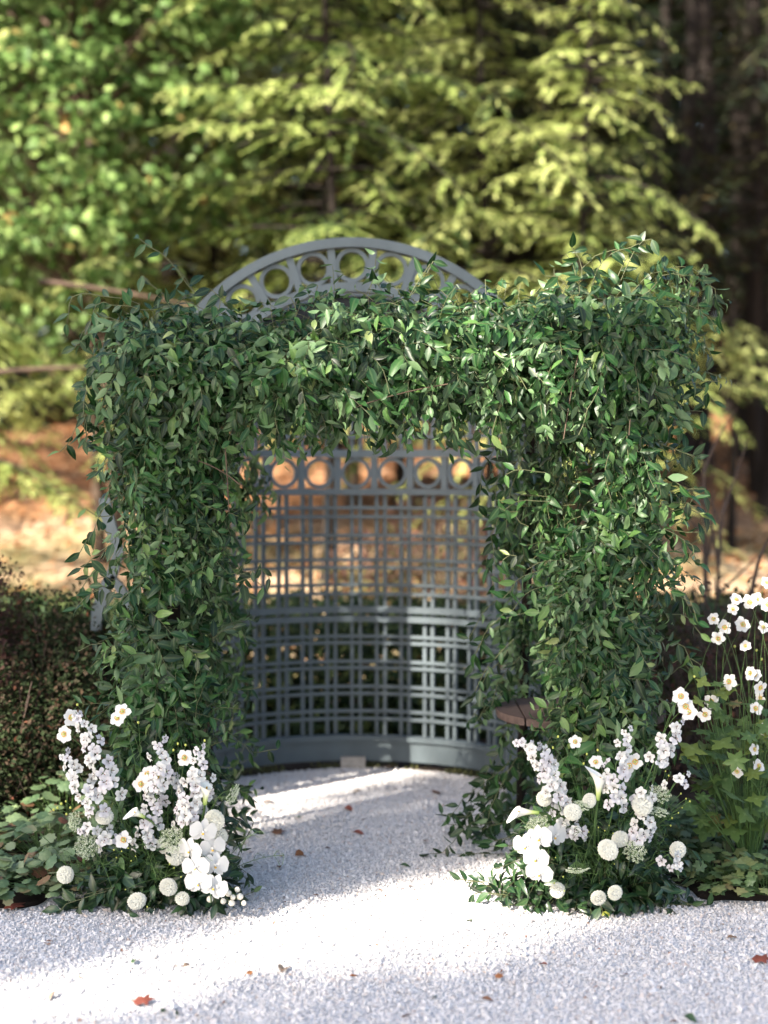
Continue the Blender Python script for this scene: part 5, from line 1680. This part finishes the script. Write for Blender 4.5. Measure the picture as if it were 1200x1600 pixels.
# ------------------------------------------------------------------ ground cover plants, each leaf its own piece
SC = [fan_tmpl(jag(7, 0.16, s_, 2.75), l_) for s_, l_ in ((3, 0.10), (4, -0.05), (5, 0.16))]
SCM = [tmpl_mesh('leaf', t_, MT['cover']) for t_ in SC]
IV = [fan_tmpl(jag(5, 0.3, s_, 2.6), l_) for s_, l_ in ((6, 0.08), (7, 0.02), (8, 0.14))]
IVM = [tmpl_mesh('leaf', t_, MT['ivy']) for t_ in IV]


def cover_plant(x, y, r, h, n, size, meshes, seed, label, group, name):
    rg = np.random.default_rng(seed)
    t = thing(name, (x, y, 0.03), label, 'plant', group)
    gs = Geo()
    for i in range(n):
        rr = math.sqrt((i + 0.5) / n); a = i * 2.4 + rg.normal(0, 0.3)
        o = np.array([math.cos(a), math.sin(a)])
        z = 0.05 + h * (1 - rr ** 2.2) * rg.uniform(0.75, 1.05) + rg.uniform(0, 0.03)
        p = np.array([x + r * rr * o[0] + rg.normal(0, 0.015), y + r * rr * o[1] * 0.9 + rg.normal(0, 0.015), z])
        ax = unit(np.array([o[0] * rr + rg.normal(0, 0.5), o[1] * rr - 0.25 + rg.normal(0, 0.5), -0.25 * rr + rg.normal(0, 0.15)]))
        nz = np.array([o[0] * rr * 0.6 + rg.normal(0, 0.22), o[1] * rr * 0.6 - 0.25 + rg.normal(0, 0.22), 0.9])
        s = size * rg.uniform(0.65, 1.2)
        rot = frame_from(ax[None], nz[None])[0]
        p0 = p - rot[:, 0] * s * 0.4
        obj('leaf', meshes[int(rg.integers(0, 3))], t, mat4(p0, rot, s))
        gs.tube(bez([x + 0.2 * r * o[0], y + 0.2 * r * o[1], 0.03], [p0[0] * 0.6 + x * 0.4, p0[1] * 0.6 + y * 0.4, p0[2]], p0, 4), 0.0014, 3, cap=False)
    tag(obj('stalks', gs.mesh('stalks', MT['stem'], True), t, Matrix.Identity(4)), kind='stuff')


GC1, GC2 = 'scalloped leaf plants in the left bed', 'ivy like plants in the right bed'
for i, (x, y, lab) in enumerate([
        (-1.27, 5.74, 'frontmost scalloped leaf plant at the gravel edge of the left bed'), (-1.75, 5.85, 'scalloped leaf plant in the left bed cut by the left picture edge'),
        (-1.55, 5.68, 'scalloped leaf plant at the front of the left bed beside a fallen red leaf'),
        (-1.80, 5.64, 'scalloped leaf plant at the front left corner of the left bed'),
        (-1.38, 6.08, 'scalloped leaf plant in the left bed closest to the left flowers'), (-1.72, 6.2, 'scalloped leaf plant at the left edge, second row of the left bed'),
        (-1.42, 6.55, 'hindmost scalloped leaf plant in the left bed beside the left column'), (-1.85, 6.55, 'hindmost scalloped leaf plant under the dark shrub at the left edge'), (-1.16, 6.25, 'scalloped leaf plant half hidden behind the left flowers')]):
    cover_plant(x, y, 0.26, 0.13 + 0.16 * max(0.0, y - 5.7), 105, 0.062, SCM, 200 + i, lab, GC1, 'scalloped_plant')
for i, (x, y, lab) in enumerate([
        (1.34, 5.84, 'frontmost ivy like plant in the right bed at the gravel edge'), (1.66, 5.86, 'front ivy like plant in the right bed cut by the right picture edge'),
        (1.50, 5.72, 'foremost ivy like plant in the right bed, nearly on the gravel'),
        (1.30, 6.3, 'ivy like plant in the right bed just behind the right flowers'), (1.62, 6.35, 'ivy like plant in the right bed below the broad lobed leaves'),
        (1.28, 6.7, 'hindmost ivy like plant in the right bed beside the round table'), (1.62, 6.75, 'hindmost ivy like plant in the deep shade of the right bed')]):
    cover_plant(x, y, 0.26, 0.10, 100, 0.056, IVM, 300 + i, lab, GC2, 'ivy_plant')

# ------------------------------------------------------------------ fallen leaves lying on the gravel
def dead_leaf(kind):
    if kind == 'lobed':
        V, T, md = fan_tmpl(lobed(5, 0.5, spread=2.2), 0.12)
    else:
        V, T, md = leaf_tmpl(0.42 if kind == 'slim' else 0.6, 4, 0.3, 0.3, 0.45, 0.7)
    return V, T, md


FLM = {}
for kd in ('lobed', 'slim', 'oval'):
    for cn, cc in (('red', (0.24, 0.06, 0.035)), ('brown', (0.22, 0.1, 0.05)), ('orange', (0.4, 0.15, 0.05)), ('tan', (0.42, 0.29, 0.2)), ('green', (0.05, 0.1, 0.04))):
        mk = 'fallen ' + cn
        if mk not in MT:
            MT[mk] = plain(mk, cc, 0.6, 0.45, 50, 0.2)
        FLM[kd, cn] = tmpl_mesh('fallen_leaf', dead_leaf(kd), MT[mk])
for i, (px, py, kd, cn, s, lab) in enumerate([
        (207, 1566, 'lobed', 'red', 0.07, 'dark red lobed leaf on the gravel at the lower left'), (87, 1551, 'slim', 'tan', 0.06, 'small pinkish leaf on the gravel left of the dark red one'),
        (430, 1306, 'lobed', 'brown', 0.075, 'brown curled lobed leaf on the gravel right of the left flowers'), (461, 1340, 'oval', 'orange', 0.07, 'orange leaf on the gravel in front of the brown curled one'),
        (437, 1359, 'slim', 'brown', 0.065, 'narrow brown leaf beside the left orchids on the gravel'), (551, 1302, 'slim', 'red', 0.06, 'narrow reddish leaf in the middle of the shaded gravel'),
        (537, 1265, 'oval', 'red', 0.06, 'red leaf on the gravel nearest the middle of the niche'), (423, 1253, 'lobed', 'brown', 0.06, 'brown leaf on the gravel close to the left end of the niche base'),
        (566, 1238, 'slim', 'tan', 0.06, 'tan leaf on the sunny gravel strip before the niche'), (686, 1239, 'lobed', 'brown', 0.07, 'dark brown leaf on the gravel by the sunlit end of the niche'),
        (665, 1316, 'oval', 'brown', 0.04, 'small brown leaf left of the trailing dark foliage'), (471, 1280, 'slim', 'green', 0.045, 'small green leaf on the gravel above the orange one'),
        (625, 1353, 'slim', 'green', 0.045, 'green leaf scrap in the centre of the gravel'), (440, 1522, 'slim', 'tan', 0.09, 'long tan leaf on the sunny gravel in the foreground'),
        (213, 1500, 'oval', 'green', 0.04, 'greenish leaf scrap in front of the left flowers'), (286, 1513, 'slim', 'tan', 0.05, 'pale tan leaf scrap between the flowers and the long tan leaf'),
        (252, 1584, 'oval', 'green', 0.035, 'left one of two small green leaves at the bottom edge'), (275, 1588, 'oval', 'green', 0.035, 'right one of two small green leaves at the bottom edge'),
        (781, 1533, 'lobed', 'orange', 0.04, 'small orange leaf on the bright foreground gravel right of centre'), (1174, 1501, 'lobed', 'red', 0.07, 'dark red curled leaf on the gravel at the right edge'),
        (1152, 1469, 'oval', 'tan', 0.045, 'light brown leaf above the dark red one at the right edge'), (680, 1564, 'oval', 'green', 0.035, 'green scrap on the gravel at the bottom centre'),
        (856, 1512, 'slim', 'red', 0.04, 'thin red leaf on the gravel below the right flowers'), (752, 1565, 'slim', 'brown', 0.04, 'thin brown leaf at the bottom right of centre'),
        (1068, 1592, 'oval', 'green', 0.05, 'dark green leaf at the bottom edge on the right'), (8, 1418, 'lobed', 'red', 0.09, 'red leaf lying on the edge of the left bed'), (742, 1443, 'oval', 'green', 0.04, 'green leaf scrap on the sunlit gravel left of the right flowers')]):
    rg = np.random.default_rng(900 + i)
    tt_ = 1.68 / max(1e-3, (CAM_Z - at(px, py, 1.0)[2])) * 1.0
    p = at(px, py, 1.0); dd = (CAM_Z - 0.016) / (CAM_Z - p[2]) 
    q = at(px, py, dd); a = rg.uniform(0, 6.28)
    gzv = float(gz(q[0], q[1]))
    ax = np.array([math.cos(a), math.sin(a), 0.12]); nz = np.array([rg.normal(0, 0.25), -0.25, 1.0])
    q[2] = gzv + 0.012
    tag(obj('fallen_leaf', FLM[kd, cn], None, mat4(q, frame_from(unit(ax)[None], nz[None])[0], s)), lab, 'leaf', 'fallen leaves on the white gravel')

# crumbs of dry leaf and twig scattered through the gravel
rg = np.random.default_rng(44)
n = 900
d_ = np.sqrt(rg.uniform(4.2 ** 2, 8.1 ** 2, n)); x_ = rg.uniform(-1, 1, n) * 0.29 * d_
ok = (x_ > np.where(d_ > 5.5, -1.1, -9)) & (x_ < np.where(d_ > 5.6, 1.1, 9))
x_, d_ = x_[ok], d_[ok]; n = len(x_)
g = Geo()
bake(g, leaf_tmpl(0.3, 3, 0.2, 0.4), np.stack([x_, d_, gz(x_, d_) + 0.007], -1), frame_from(np.c_[rg.normal(size=(n, 2)), rg.normal(0, 0.15, n)], np.c_[rg.normal(0, 0.3, (n, 2)), np.ones(n)]),
     rg.gamma(2, 0.006, n) + 0.006, rg.random(n))
tag(obj('leaf_crumbs', g.mesh('leaf_crumbs', MT['litter'], False)), 'tiny crumbs of dry leaf between the gravel chips', kind='stuff')
